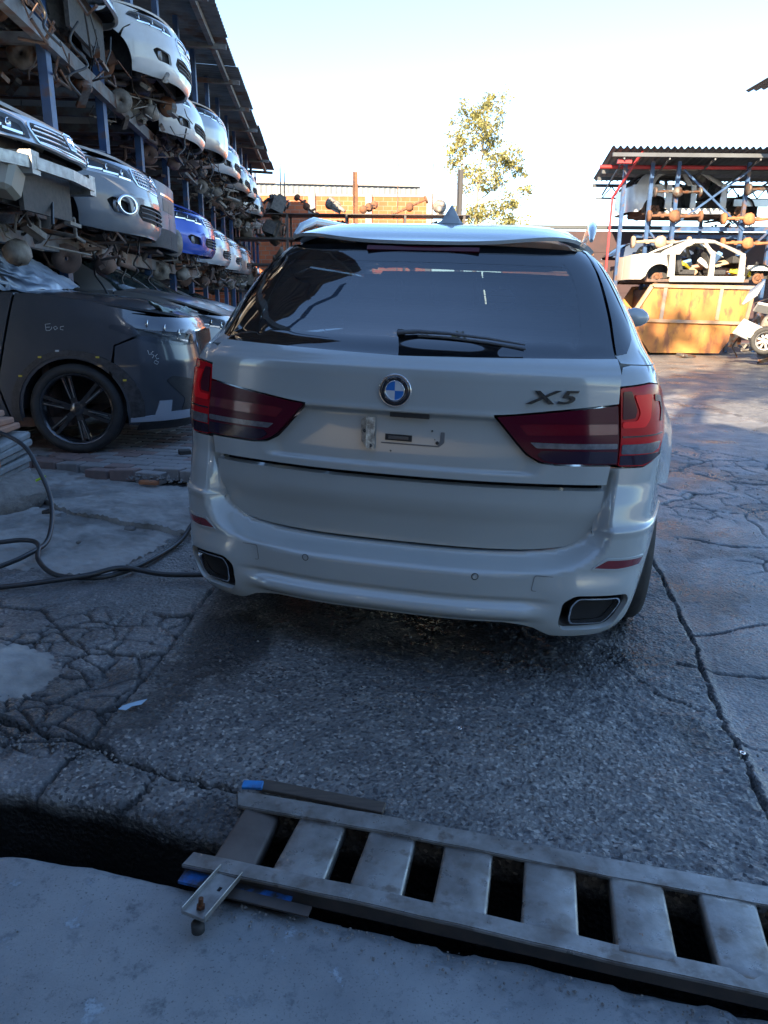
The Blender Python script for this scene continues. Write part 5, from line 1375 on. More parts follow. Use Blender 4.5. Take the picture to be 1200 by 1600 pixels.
    # inner wheel arches
    if not simple:
        q_ = MB()
        for (s, y) in ((-1, yw1), (1, yw1), (-1, yw2), (1, yw2)):
            n_ = 9; vs = []
            for i in range(n_ + 1):
                a = math.pi * i / n_
                for x_ in (s * (wd - .04), s * (wd - .42)): vs.append((x_, y + (ra + .02) * math.cos(a), r_w + (ra + .02) * math.sin(a)))
            b0 = len(vs); vs += [(s * (wd - .42), y, r_w)]
            q_.add(vs, [(2 * i, 2 * i + 1, 2 * i + 3, 2 * i + 2) for i in range(n_)] + [(b0, 2 * i + 1, 2 * i + 3) for i in range(n_)])
            q_.build('wheel_arch_liner', M_MATBLACK, root, fix=False); q_ = MB()
    root['_body'] = 0
    del root['_body']
    return root, body, cabin, PP, CP

# ================================================================== storage rack on the left
RD = Vector((-.085, .9964, 0)).normalized(); RN = Vector((-RD.y, RD.x, 0))     # along the rack; to the left of it
def rk(lat, s, z): return Vector((0, 0, 0)) + RN * lat + RD * s + Vector((0, 0, z))
RZ = math.pi / 2 + math.atan2(.085, .9964)
Z2, Z3, ZR = 2.05, 3.93, 6.62
rack = empty('storage_rack', tuple(rk(4.5, 14, 0)), 0, 'blue post steel rack three levels high that holds the wrecked cars on the left', 'rack')
def rl(lat, s, z): return tuple(rk(lat, s, z) - rk(4.5, 14, 0))
q0 = MB(); q0.box((0, 0, ZR / 2), (.09, .12, ZR)); q0.box((0, 0, .01), (.2, .2, .02))
pm_ = q0.build('post', M_BLUEPOST, rack); pm_.location = rl(2.65, 4.46, 0)
pm_.location = rl(2.65, 2.9, 0)
for i in range(2, 16):
    o = pm_.copy(); COL.objects.link(o); o.location = rl(2.65, 4.46 + 1.97 * i, 0)
for i in range(8):
    o = pm_.copy(); COL.objects.link(o); o.location = rl(6.6, 4.46 + 3.94 * i, 0)
for z in (Z2, Z3):
    q = MB()
    q.bar(rl(2.58, 2.5, z - .07), rl(2.58, 34, z - .07), .09, .15)
    q.build('front_beam', M_BEAM, rack); q = MB(); q.bar(rl(6.5, 2.5, z - .07), rl(6.5, 34, z - .07), .08, .15); q.build('rear_beam', M_BEAM, rack)
    cb = MB(); cb.bar(rl(2.64, 4.46, z - .05), rl(6.6, 4.46, z - .05), .07, .10); c0 = cb.build('cross_beam', M_BEAM, rack)
    for i in range(0, 31):
        o = c0.copy(); COL.objects.link(o); o.location = Vector(RD) * (.985 * i - 1.0)
canopy = empty('corrugated_canopy', tuple(rk(4, 18, ZR)), 0, 'long dark corrugated metal canopy over the car rack on the left', 'canopy')
M_SHEET = mat('weathered_roof_sheet', (.24, .25, .26), rough=.65, metal=.3, col2=(.14, .145, .15), scale=1.2, rust=(.16, .09, .06), rust_amt=.3, rscale=.8)
def sheet(name, o, a, b, wave_len, amp, m, parent, n=None, per=8, th=0):
    """corrugated sheet from o spanning a (waves run across a) and b"""
    o, a, b = Vector(o), Vector(a), Vector(b); n = int(a.length / wave_len * per) if n is None else n
    nr = a.cross(b).normalized(); vs = []
    for i in range(n + 1):
        p = o + a * (i / n) + nr * (amp * math.sin(2 * math.pi * i / per)); vs += [p, p + b]
    q_ = MB(); q_.add(vs, [(2 * i, 2 * i + 2, 2 * i + 3, 2 * i + 1) for i in range(n)], True)
    return q_.build(name, m, parent, fix=False)
rc = rk(4, 18, ZR)
for i in range(15):
    s0 = 3.4 + i * 2.0
    sheet('roof_sheet', rk(1.80 + (.05 if i % 3 == 1 else 0), s0, ZR + .02 * (i % 2)) - rc, RD * 2.05, RN * 5.2 + Vector((0, 0, .25)), .18, .022, M_SHEET, canopy)
for lat, w_ in ((2.15, .10), (3.6, .08), (5.2, .08)):
    q = MB(); q.bar(tuple(rk(lat, 3.3, ZR - .10 + (lat - 1.8) * .048) - rc), tuple(rk(lat, 33.2, ZR - .10 + (lat - 1.8) * .048) - rc), w_, .12); q.build('purlin', M_BEAM, canopy)
for i in range(12):
    s = 4.46 + i * 2.6; q = MB(); q.bar(tuple(rk(1.85, s, ZR - .16) - rc), tuple(rk(6.6, s, ZR + .06) - rc), .07, .10); q.build('rafter', M_BEAM, canopy)
bw_ = MB(); bw_.bar(tuple(rk(7.2, 1, 3.4)), tuple(rk(7.2, 34.5, 3.4)), .2, 6.8); tag(bw_.build('rack_shade_wall', mat('shade_wall_grey', (.26, .26, .255), rough=.9, col2=(.17, .17, .165), scale=1)), 'added wall behind the car rack that keeps the cars in shade', 'wall')  # added wall: blocks the low sun from behind the racked cars

G2 = 'wrecked cars on the middle deck of the left rack'; G3 = 'wrecked cars on the top deck of the left rack'; G1 = 'damaged cars parked under the left rack'
P_SILVER = paint('silver_paint', (.40, .42, .44), metal=.6, dust=.35)
P_WHITE2 = paint('old_white_paint', (.58, .60, .60), dust=.4)
P_LSILVER = paint('pale_silver_blue_paint', (.42, .47, .52), metal=.35, dust=.3)
P_DBLUE = paint('dark_slate_blue_paint', (.045, .07, .13), metal=.2, dust=.35, dustcol=(.10, .12, .15), rough=.5)
P_DBLUE.node_tree.nodes['Principled BSDF'].inputs['Coat Weight'].default_value = .15
P_BLUE = paint('bright_blue_paint_car', (.01, .07, .42), metal=.3, dust=.12, rough=.2)
P_CHAR = paint('charcoal_paint', (.052, .062, .080), metal=.35, dust=.20, dustcol=(.16, .16, .17))
P_BROWN = paint('dusty_grey_paint', (.16, .16, .17), metal=.3, dust=.8, dustcol=(.25, .235, .22))
P_GREY = paint('mid_grey_plastic', (.13, .15, .18), dust=.3, rough=.5)
def rcar(label, group, s, z, lat=1.76, drz=0.0, **kw):
    p = rk(lat - (.04 if z > 1 else 0), s, z - (.18 if z > 1 else 0)); r_ = make_car(label, 'car', group, kw.pop('paintm'), tuple(p), RZ + drz, **kw)
    if z > 1: r_[0].scale = (1.09, 1.09, 1.09)
    return r_
# middle deck
rcar('silver saloon without its bumper, bare crash beam and letter H badge, middle deck', G2, 6.38, Z2, lat=1.92, paintm=P_LSILVER, bumper=False, wheels=(1, 1, 1, 1), badge='H', drz=R(-4), seed=1, lamp=[(.48, .60), (.66, .60), (.92, .64), (1.10, .73), (1.0, .775), (.80, .768), (.50, .70)], zf=.76, wheel_kw=dict(spokes=5, style='multi'))
hd = [o for o in COL.objects if o.get('label', '').startswith('silver saloon without')][0]
q = MB(); [q.bar(a_, b_, .035, .075) for a_, b_ in (((-.78, .16, .47), (-.5, .06, .47)), ((-.5, .06, .47), (0, .02, .47)), ((0, .02, .47), (.5, .06, .47)), ((.5, .06, .47), (.78, .16, .47)))]; q.box((-.5, .2, .47), (.12, .3, .14)).box((.5, .2, .47), (.12, .3, .14)); q.build('crash_beam', M_GALV, hd)
MB().box((-.62, .20, .36), (.22, .16, .20), rot=(.2, .3, .1)).build('washer_bottle', mat('yellowed_plastic', (.25, .24, .20), rough=.5), hd, bev=.03)
q = MB(); q.box((-.1, .17, .36), (.8, .03, .34)); q.build('condenser', mat('radiator_fins', (.035, .034, .033)), hd)
rcar('silver hatchback with round badge and framed fog lamp, right of the bumperless saloon', G2, 8.58, Z2, paintm=P_LSILVER, low_m=P_GREY, badge='V', grille='mesh', wheels=(0, 0, 1, 1), seed=2, zf=.78, L=4.1, grille_poly=[(0, .58), (.42, .59), (.49, .65), (.46, .715), (0, .72)])
vw = [o for o in COL.objects if o.get('label', '').startswith('silver hatchback with round')][0]
for s in (-1,):
    q = MB(); q.lathe([(.085, -.01), (.10, -.015), (.115, .01), (.10, .03)], 24, 'Y'); o = q.build('fog_lamp_frame', M_CHROME, vw, loc=(-.70, .10, .43)); o.scale = (1.15, 1, .8); o.rotation_euler = (0, 0, -.5)
# dark hatchback, rear out: turned round on the deck
p = rk(1.76, 10.75, Z2 + .05)
_o = make_car('dark slate blue hatchback with its rear end out on the middle deck', 'car', G2, P_DBLUE, tuple(rk(2.0 + 3.9, 10.75, Z2 - .16)), RZ + math.pi, L=3.9, H=1.40, zc=1.0, tail=True, under=False, low_m=P_DBLUE, wheels=(1, 1, 1, 1), step=.14, seed=3, zf=.78, wheel_kw=dict(spokes=9, style='single'))[0]
rcar('bright blue car with a broken front corner on the middle deck', G2, 13.05, Z2 + .05, paintm=P_BLUE, grille='bars', wheels=(0, 0, 0, 0), seed=4, step=.13)
rcar('pale silver car front with white bumper hanging, fifth on the middle deck', G2, 15.2, Z2, paintm=P_LSILVER, wheels=(0, 0, 0, 0), seed=5, step=.15, fog=False)
rcar('dusty white car front, sixth and far along the middle deck', G2, 17.4, Z2, paintm=P_WHITE2, wheels=(0, 0, 0, 0), seed=6, step=.16, fog=False)
rcar('small grey car front, seventh along the middle deck near the shelves', G2, 19.8, Z2, paintm=P_BROWN, wheels=(1, 1, 0, 0), seed=7, step=.18, fog=False)
# top deck
rcar('stripped car nearest on the top deck, only its rusty underside showing', G3, 7.0, Z3 + .02, lat=2.0, paintm=P_BROWN, wheels=(0, 0, 0, 0), bumper=False, seed=8, step=.16, grille=None)
rcar('second stripped car on the top deck with a bent steel arm hanging below', G3, 9.1, Z3 + .04, lat=2.15, paintm=P_WHITE2, wheels=(0, 0, 0, 0), bumper=False, seed=9, step=.16, grille=None)
rcar('white hatchback on the top deck with empty wheel arch and rusty brake disc', G3, 11.35, Z3 + .18, paintm=P_WHITE2, wheels=(0, 0, 0, 0), seed=10, badge='o', grille='bars', step=.09, grille_poly=[(0, .44), (.30, .46), (.42, .56), (.36, .64), (0, .65)], zf=.80, tilty=R(-2))
rcar('white car without grille, second front right of the empty wheel arch, top deck', G3, 13.5, Z3 - .1, lat=1.9, paintm=P_WHITE2, wheels=(0, 0, 0, 0), seed=11, step=.14, grille=None)
rcar('silver saloon with a chrome grille and blank fog lamp cover on the top deck', G3, 15.6, Z3 + .1, paintm=P_SILVER, wheels=(0, 0, 0, 0), seed=12, step=.13, grille='bars', zf=.80, lowgrille=False, fog=False)
rcar('pale blue silver car on the top deck beyond the chrome grille saloon', G3, 17.9, Z3 + .05, paintm=P_LSILVER, wheels=(0, 0, 0, 0), seed=13, step=.15)
rcar('grey car on the top deck with a multi spoke wheel still on', G3, 20.2, Z3 + .05, paintm=P_BROWN, wheels=(1, 1, 0, 0), seed=14, step=.17, wheel_kw=dict(spokes=12, style='single'))
rcar('white car at the far end of the top deck', G3, 22.5, Z3 + .2, paintm=P_WHITE2, wheels=(0, 0, 0, 0), seed=15, step=.16)
rcar('dull silver car last in the row on the top deck', G3, 25.0, Z3, paintm=P_SILVER, wheels=(0, 0, 0, 0), seed=16, step=.2)
# ground row
GZ = .175
suv, sbody, scab, SPP, SCP = rcar('charcoal SUV with plastic sheet over its windscreen, parked on the brick paving at the left', G1, 7.42, GZ, lat=1.08, yw_add=.13, paintm=P_CHAR, L=4.6, wd=.95, H=1.84, zf=1.13, zc=1.33, yc=1.28, r_w=.385, grille='vertical', wheels=(1, 1, 1, 1), fog=False, lowgrille=False, rims=mat('black_alloy', (.07, .072, .08), rough=.22, metal=.7, coat=.5),
        wheel_kw=dict(spokes=6, style='multi'), rimk=.79, seed=18, step=.07, under=False, lamp=[(.42, .595), (.66, .595), (.86, .61), (1.02, .63), (1.26, .695), (1.24, .715), (.95, .685), (.62, .665), (.44, .650)], grille_poly=[(0, .50), (.30, .51), (.39, .60), (.36, .665), (0, .675)])
rcar('dusty grey car next behind the charcoal SUV, under the rack', G1, 9.65, GZ + .24, lat=1.0, paintm=P_BROWN, L=4.3, zf=.86, zc=1.14, H=1.70, seed=19, under=False, step=.12, badge='o')
rcar('pale silver blue saloon with a dark side window, third under the rack', G1, 11.9, GZ + .22, lat=1.0, paintm=P_LSILVER, L=4.5, zf=.84, zc=1.10, H=1.66, seed=20, under=False, step=.12)
rcar('silver car fourth under the rack', G1, 14.1, .3, lat=1.0, paintm=P_SILVER, seed=21, under=False, step=.15, zf=.8, zc=1.03, H=1.5)
rcar('pale car fifth and last under the rack before the scrap', G1, 16.3, .3, lat=.95, paintm=P_LSILVER, seed=22, under=False, step=.17, zf=.8, zc=1.03, H=1.48)

# details of the charcoal SUV (its right side is local -x)
M_CHALK = mat('white_chalk', (.6, .62, .62), rough=.9)
def suv_text(body, u, z, size, rot=0):
    o = text_mesh('chalk_mark', body, size, .0008, M_CHALK, suv, shear=.1)
    e = .004; p = Vector(sbody(u, z)); t1 = (Vector(sbody(u + e, z)) - Vector(sbody(u - e, z))).normalized(); t2 = Vector(sbody(u, z + e)) - Vector(sbody(u, z - e))
    n = t1.cross(t2).normalized(); t2 = n.cross(t1); o.matrix_local = Matrix.Translation(p + n * .004) @ Matrix((t1, t2, n)).transposed().to_4x4() @ Matrix.Rotation(rot, 4, 'Z'); return o
uw = SPP.u_of_y(.80 + .05 * 1.13 / .74 + .13)
def chalk(u, z, s, strokes):
    q = MB()
    for st in strokes: q.tube([Vector(sbody(u + a * s, z + b * s)) + Vector((-.004, 0, 0)) for a, b in st], .0022, 4)
    q.build('chalk_mark', M_CHALK, suv)
chalk(-(uw + .16), 1.04, .05, [[(0, 0), (0, 1), (.9, 1.1)], [(0, .5), (.7, .55)], [(0, 0), (.6, .02), (1.0, .35), (1.0, .6)], [(1.5, .1), (1.3, .5), (1.7, .7), (2.0, .4), (1.5, .1)], [(3.1, .7), (2.5, .6), (2.4, .2), (2.9, .1)]])
chalk(-.98, .80, .05, [[(0, 1.6), (.1, .9), (.5, .85)], [(.9, 1.4), (.4, 1.1), (.9, .7), (.5, .3)], [(1.5, .9), (1.1, .6), (1.2, .1), (1.6, .2)], [(.9, -.1), (.6, -.5), (1.1, -.8), (1.4, -.4), (.9, -.1)]])
M_CLAD = mat('scraped_black_cladding', (.018, .018, .02), rough=.55, col2=(.05, .05, .055), scale=25, bump=.002)
for s in (1, -1):
    cl = [(s * (uw + (.455) * math.cos(R(a))), .385 + .455 * math.sin(R(a))) for a in range(-12, 193, 10)] + [(s * (uw + (.52 if a < 100 else .575) * math.cos(R(a))), .385 + (.50 if a > 60 else .49) * math.sin(R(a))) for a in range(192, -13, -10)]
    panel('arch_cladding', sbody, cl, M_CLAD, suv, step=.06, off=.010, depth=.012)
    for a in (35, 62, 80, 118, 150):
        p = Vector(sbody(s * (uw + .50 * math.cos(R(a))), .385 + .50 * math.sin(R(a))))
        MB().box((0, 0, 0), (.012, .028, .014)).build('clip', mat('yellow_clip', (.55, .42, .05), rough=.5) if a != 80 else M_CHALK, suv, loc=tuple(p + Vector((s * .014, 0, 0))))
    ins = [(s * .50, .28), (s * 1.18, .275), (s * 1.18, .31), (s * .98, .33), (s * .93, .45), (s * .82, .45), (s * .84, .35), (s * .50, .35)]
    if s < 0: ins = ins[::-1]
    panel('silver_insert', sbody, ins, mat('satin_silver_plastic', (.50, .56, .64), rough=.25, metal=.5), suv, step=.06, off=.012, depth=.02)
    vent = [(s * .50, .33), (s * .74, .33), (s * .68, .45), (s * .86, .62), (s * .80, .66), (s * .50, .60)]
    if s < 0: vent = vent[::-1]
    panel('bumper_recess', sbody, rounded(vent, .02), M_BLACK, suv, step=.07, off=.004, depth=.01)
panel('bumper_lip', sbody, [(-1.1, .20), (1.1, .20), (1.1, .268), (-1.1, .268)], M_BLACK, suv, step=.1, off=.008, depth=.02)
wx = -(.95 - .12); wy = .80 + .05 * 1.13 / .74 + .13
for k_ in range(6):
    a_ = 2 * math.pi * k_ / 6 + .3
    for da in (-.10, .10):
        if (k_ * 2 + (da > 0)) % 3 == 1: continue
        q = MB(); q.bar((-.085, .10 * math.cos(a_ + da * 1.6), .10 * math.sin(a_ + da * 1.6)), (-.093, .265 * math.cos(a_ + da), .265 * math.sin(a_ + da)), .010, .006, up=(1, 0, 0))
        for wl_ in [c for c in COL.objects if c.parent == suv and c.name.startswith('wheel') and abs(c.location.x - wx) < .02 and abs(c.location.y - wy) < .1][:1]: q.build('spoke_trim', M_CHROME, wl_)
# torn film edge on the bonnet and plastic sheet over the windscreen
def rag_fn(x, y): return (x, y, 1.215 + .045 * math.sin(x * 5) * .4 + .02 * math.sin(x * 31) + (y - .28) * .5)
tf = panel('torn_film', rag_fn, rounded([(-.78, .30), (-.5, .20), (0, .17), (.4, .19), (.4, .24), (0, .25), (-.3, .27), (-.6, .36), (-.74, .38)], .03), mat('torn_green_film', (.20, .24, .20), rough=.4), suv, step=.035, depth=.004, disp=lambda u, v: .012 * math.sin(u * 60) * math.sin(v * 44))
M_PLASTIC = mat('cloudy_plastic_sheet', (.40, .46, .54), rough=.35, spec=.6, coat=.3, col2=(.27, .33, .42), scale=5)
r_ = random.Random(3)
def wr(u, z):
    t = (z - 1.25) / .5
    a = math.atan2(z - 1.35, abs(u) * .9 - .75)
    return .035 + .020 * math.sin(a * 34 + 3 * math.sin(u * 3)) * math.exp(-((abs(u) - .8) / .7) ** 2) + .010 * math.sin(u * 17 + z * 40) + .005 * math.sin(u * 61) * math.sin(z * 57)
ps = panel('plastic_sheet', scab, rounded([(-2.0, 1.345), (-1.1, 1.335), (-.8, 1.335), (0, 1.36), (.72, 1.38), (.74, 1.78), (0, 1.792), (-.75, 1.80), (-2.0, 1.82)], .03), M_PLASTIC, None, step=.03, depth=.006, disp=wr)
ps.matrix_world = suv.matrix_world.copy() if False else Matrix.Translation(rk(1.08, 7.42, GZ)) @ Matrix.Rotation(RZ, 4, 'Z')
tag(ps, 'cloudy pale blue plastic sheet stretched over the windscreen of the charcoal SUV', 'plastic sheet')
# hanging bits under the decks
r_ = random.Random(17)
hang = [(2.1, 6.9, 3.95, .55), (2.3, 8.3, 2.0, .5), (2.2, 9.2, 2.0, .6), (2.35, 10.0, 2.0, .35), (2.0, 12.2, 3.9, .5), (1.9, 14.3, 3.85, .45), (2.4, 11.2, 2.0, .5), (2.2, 7.9, 3.9, .6)]
for i, (lat, s, z, ln) in enumerate(hang):
    P = [rk(lat + r_.uniform(-.08, .08), s + r_.uniform(-.1, .1), z - ln * t) for t in (0, .3, .55, .8, 1)]
    o = MB().tube(smooth_path(P, 5), .012, 6).build('hanging_hose', M_BLACK, fix=False); tag(o, 'thin black hose hanging ' + ['under the nearest top deck car', 'under the silver hatchback with the fog lamp', 'below the right end of the silver hatchback', 'between silver hatchback and slate blue car', 'under the empty wheel arch of the white hatchback', 'under the second white front on the top deck', 'below the slate blue hatchback', 'under the second stripped top deck car'][i], 'hose', 'hoses hanging from the rack')
o = MB().tube([tuple(rk(1.72, 8.55, 5.2)), tuple(rk(1.70, 8.60, 4.45))], [.085, .08], 10).box(tuple(rk(1.72, 8.56, 4.6)), (.12, .12, .1)).build('hanging_strut', M_LAMPGLASS if False else M_ALU); tag(o, 'pale steel strut hanging down beside the white hatchback on the top deck', 'strut')
# gearboxes, radiators and axles stacked loosely on the decks between the cars
q = MB(); r2 = random.Random(2)
q.tube([(-.6, 0, 0), (-.2, .02, .02), (.2, -.02, 0), (.62, 0, .02)], [.03, .04, .04, .03], 8); q.blob((0, 0, 0), (.15, .14, .14), 2, .12, 10)
for s in (-1, 1): q.lathe([(.001, s * .60), (.13, s * .60), (.13, s * .65), (.001, s * .65)], 18, 'X')
q.box((-.3, .08, 0), (.08, .2, .05)).box((.3, .08, 0), (.08, .2, .05))
AXLE_MESH = q.mesh('axle', M_RUST)
q = MB(); q.lathe([(.001, -.28), (.19, -.28), (.20, -.22), (.15, -.05), (.11, .12), (.07, .3), (.045, .42), (.001, .42)], 14, 'Y'); q.box((.1, -.1, .05), (.12, .16, .14)).box((0, .1, -.12), (.22, .22, .06)); q.blob((-.08, 0, .08), (.1, .12, .09), 4, .2, 8)
GEAR_MESH = q.mesh('gearbox', M_DUSTALU)
i = 0
for s in (5.2, 12.0, 14.2, 16.3, 18.6, 21.2, 23.7, 24.8, 27, 29, 31):
    for z in (Z2, Z3):
        for j in range(2):
            near_ = {5.2: 'left of the bumperless silver saloon', 12.0: 'between the slate blue and the bright blue cars', 14.2: 'right of the bright blue car', 16.3: 'right of the chrome grille saloon', 18.6: 'a little past the middle of the row', 21.2: 'before the last white car', 23.7: 'beyond the last white car', 24.8: 'just before the end of the car row', 27: 'past the last car', 29: 'well past the last car', 31: 'at the far end'}[s]
            lat = 2.3 + r2.random() * .9; me, nm = ((ENGINE_MESH, 'engine'), (GEAR_MESH, 'gearbox'), (AXLE_MESH, 'axle'))[(i + j) % 3]
            o = bpy.data.objects.new(nm, me); COL.objects.link(o); o.location = rk(lat, s + r2.uniform(-.3, .3), z + .22); o.rotation_euler = (r2.uniform(-.3, .3), r2.uniform(-.3, .3), r2.uniform(0, 6))
            tag(o, {'engine': 'oily engine block', 'gearbox': 'dusty gearbox', 'axle': 'rusty axle'}[nm] + (' on the middle deck ' if z < 3 else ' on the top deck ') + near_, nm, {'gearbox': 'gearboxes'}.get(nm, nm + 's') + ' lying on the left rack'); i += 1

# ================================================================== far side of the yard
M_BRICKWALL = None
def brick_material(name, c1, c2, mortar, scale=1.0, bw=.22, bh=.075, var=.5):
    m = bpy.data.materials.new(name); N, L, P = nodes_of(m)
    tc = N.new('ShaderNodeTexCoord'); mp = N.new('ShaderNodeMapping'); mp.inputs['Rotation'].default_value = (R(90), 0, 0)
    L.new(tc.outputs['Object'], mp.inputs['Vector'])
    b = N.new('ShaderNodeTexBrick'); L.new(mp.outputs['Vector'], b.inputs['Vector'])
    b.inputs['Color1'].default_value = (*c1, 1); b.inputs['Color2'].default_value = (*c2, 1); b.inputs['Mortar'].default_value = (*mortar, 1)
    b.inputs['Scale'].default_value = 1; b.inputs['Brick Width'].default_value = bw; b.inputs['Row Height'].default_value = bh; b.inputs['Mortar Size'].default_value = .018; b.inputs['Bias'].default_value = -.1
    n = N.new('ShaderNodeTexNoise'); n.inputs['Scale'].default_value = 1.3; n.inputs['Detail'].default_value = 8; L.new(tc.outputs['Object'], n.inputs['Vector'])
    r = N.new('ShaderNodeMapRange'); r.inputs['From Min'].default_value = .4; r.inputs['From Max'].default_value = .7; r.inputs['To Max'].default_value = var; L.new(n.outputs['Fac'], r.inputs['Value'])
    x = N.new('ShaderNodeMix'); x.data_type = 'RGBA'; L.new(r.outputs['Result'], x.inputs['Factor']); L.new(b.outputs['Color'], x.inputs[6]); x.inputs[7].default_value = (*[q * .5 for q in c2], 1)
    L.new(x.outputs[2], P.inputs['Base Color']); P.inputs['Roughness'].default_value = .9
    bu = N.new('ShaderNodeBump'); bu.inputs['Distance'].default_value = .01; bu.invert = True; L.new(b.outputs['Fac'], bu.inputs['Height']); L.new(bu.outputs['Normal'], P.inputs['Normal'])
    return m
MB_RED = brick_material('red_brickwork', (.50, .13, .045), (.38, .095, .04), (.34, .20, .13), bw=.39, bh=.19)
MB_RUBBLE = brick_material('old_brickwork', (.30, .11, .06), (.20, .085, .055), (.14, .11, .09), bw=.24, bh=.09, var=.8)
wall = empty('brick_wall', (-6, 35.2, 0), label='tall red brick wall with concrete posts at the back of the yard', cat='wall')
MB().box((-.0, 0, 2.95), (16.1, .24, 5.86)).build('brickwork', MB_RED, wall)
M_CONC = mat('grey_concrete', (.27, .26, .25), rough=.9, col2=(.2, .19, .18), scale=2)
for x in (-7.0, -3.8, -.35, 2.7, 5.2, 7.9):
    MB().box((x, -.06, 3.0), (.30, .26, 6.04)).build('concrete_post', M_CONC, wall)
MB().box((0, 0, 5.93), (16.1, .28, .10)).build('coping', M_CONC, wall)
M_CORR = mat('galvanised_sheet', (.17, .19, .21), rough=.6, metal=.0, col2=(.11, .125, .14), scale=.7, rust=(.30, .22, .16), rust_amt=.15)
fence = empty('corrugated_fence', (-6, 36.5, 0), label='pale corrugated metal roof edge standing above the red brick wall', cat='fence')
for i in range(7):
    sheet('metal_sheet', (-7.9 + i * 2.2, 0, 5.9), (2.22, 0, 0), (0, 0, .78 - i * .028), .24, .016, M_CORR, fence)
MB().box((-.2, -.08, 6.62), (15.4, .10, .06), rot=(0, R(.85), 0)).build('rail', M_CONC, fence)
MB().box((7.55, -.1, 6.15), (.34, .3, .50)).build('water_box', M_CORR, fence)
def rod(x, y, z0, z1, w, m, lb, nm='steel_column', cat='column'):
    q = MB(); q.box((0, 0, (z0 + z1) / 2), (w, w * .35, z1 - z0)); 
    if w > .1: q.box((-w * .45, 0, (z0 + z1) / 2), (w * .18, w, z1 - z0)).box((w * .45, 0, (z0 + z1) / 2), (w * .18, w, z1 - z0))
    tag(q.build(nm, m, loc=(x, y, 0)), lb, cat)
rod(-1.18, 30, 0, 6.1, .17, M_RUST, 'rusty steel column rising in front of the red brick wall')
rod(2.74, 30, 0, 6.2, .19, mat('dark_steel_column', (.035, .035, .04), rough=.7), 'dark steel column left of the tall thin tree')
for x, z, lb in ((.42, 6.6, 'thin upright rod above the middle of the brick wall'), (1.75, 6.5, 'thin upright rod near the right end of the brick wall'), (-4.05, 6.6, 'left of a pair of thin rods close together above the brick wall'), (-3.9, 6.5, 'right of a pair of thin rods close together above the brick wall'), (-5.3, 6.7, 'thin rod nearest the canopy edge above the brick wall')):
    o = MB().tube([(0, 0, 0), (0, 0, z)], .022, 6).build('steel_rod', M_STEEL, loc=(x, 30.5, 0)); tag(o, lb, 'rod')
# shelving with stacked parts before the brick wall
shelf = empty('parts_shelf', (-2.2, 26, 0), label='long open steel shelving stacked with car parts below the red brick wall', cat='shelf')
for x in (-4.8, -2.9, -1.0, .9, 2.8, 4.7):
    for y in (-.5, .5): MB().box((x, y, 2.07), (.07, .07, 4.15)).build('post', M_EDGE, shelf)
for z in (.9, 1.75, 2.6, 3.4, 4.15): MB().box((0, 0, z), (9.8, 1.1, .06 if z < 4 else .025)).build('deck', M_EDGE, shelf)
r3 = random.Random(8)
labs = {'engine': 'dark engine block on the far shelving', 'gearbox': 'pale gearbox casing on the far shelving', 'axle': 'rusty axle on the far shelving'}
for z in (.93, 1.78, 2.63, 3.43, 4.2):
    for k in range(9):
        me, nm = ((ENGINE_MESH, 'engine'), (GEAR_MESH, 'gearbox'), (AXLE_MESH, 'axle'))[r3.choice((0, 0, 1, 1, 2))]
        o = bpy.data.objects.new(nm, me); COL.objects.link(o); o.location = (-6.8 + k * 1.05 + r3.uniform(-.2, .2), 26 + r3.uniform(-.3, .1), z + .22); o.rotation_euler = (r3.uniform(-.6, .6), r3.uniform(-.6, .6), r3.uniform(0, 6)); sc_ = r3.uniform(.8, 1.25); o.scale = (sc_,) * 3
        tag(o, labs[nm].replace(' on the far shelving', '') + ', ' + 'first second third fourth fifth sixth seventh eighth ninth'.split()[k] + ' from the left on the ' + {.93: 'lowest', 1.78: 'second', 2.63: 'third', 3.43: 'fourth', 4.2: 'top'}[z] + ' far shelf', nm, {'gearbox': 'gearboxes'}.get(nm, nm + 's') + ' on the far shelving')

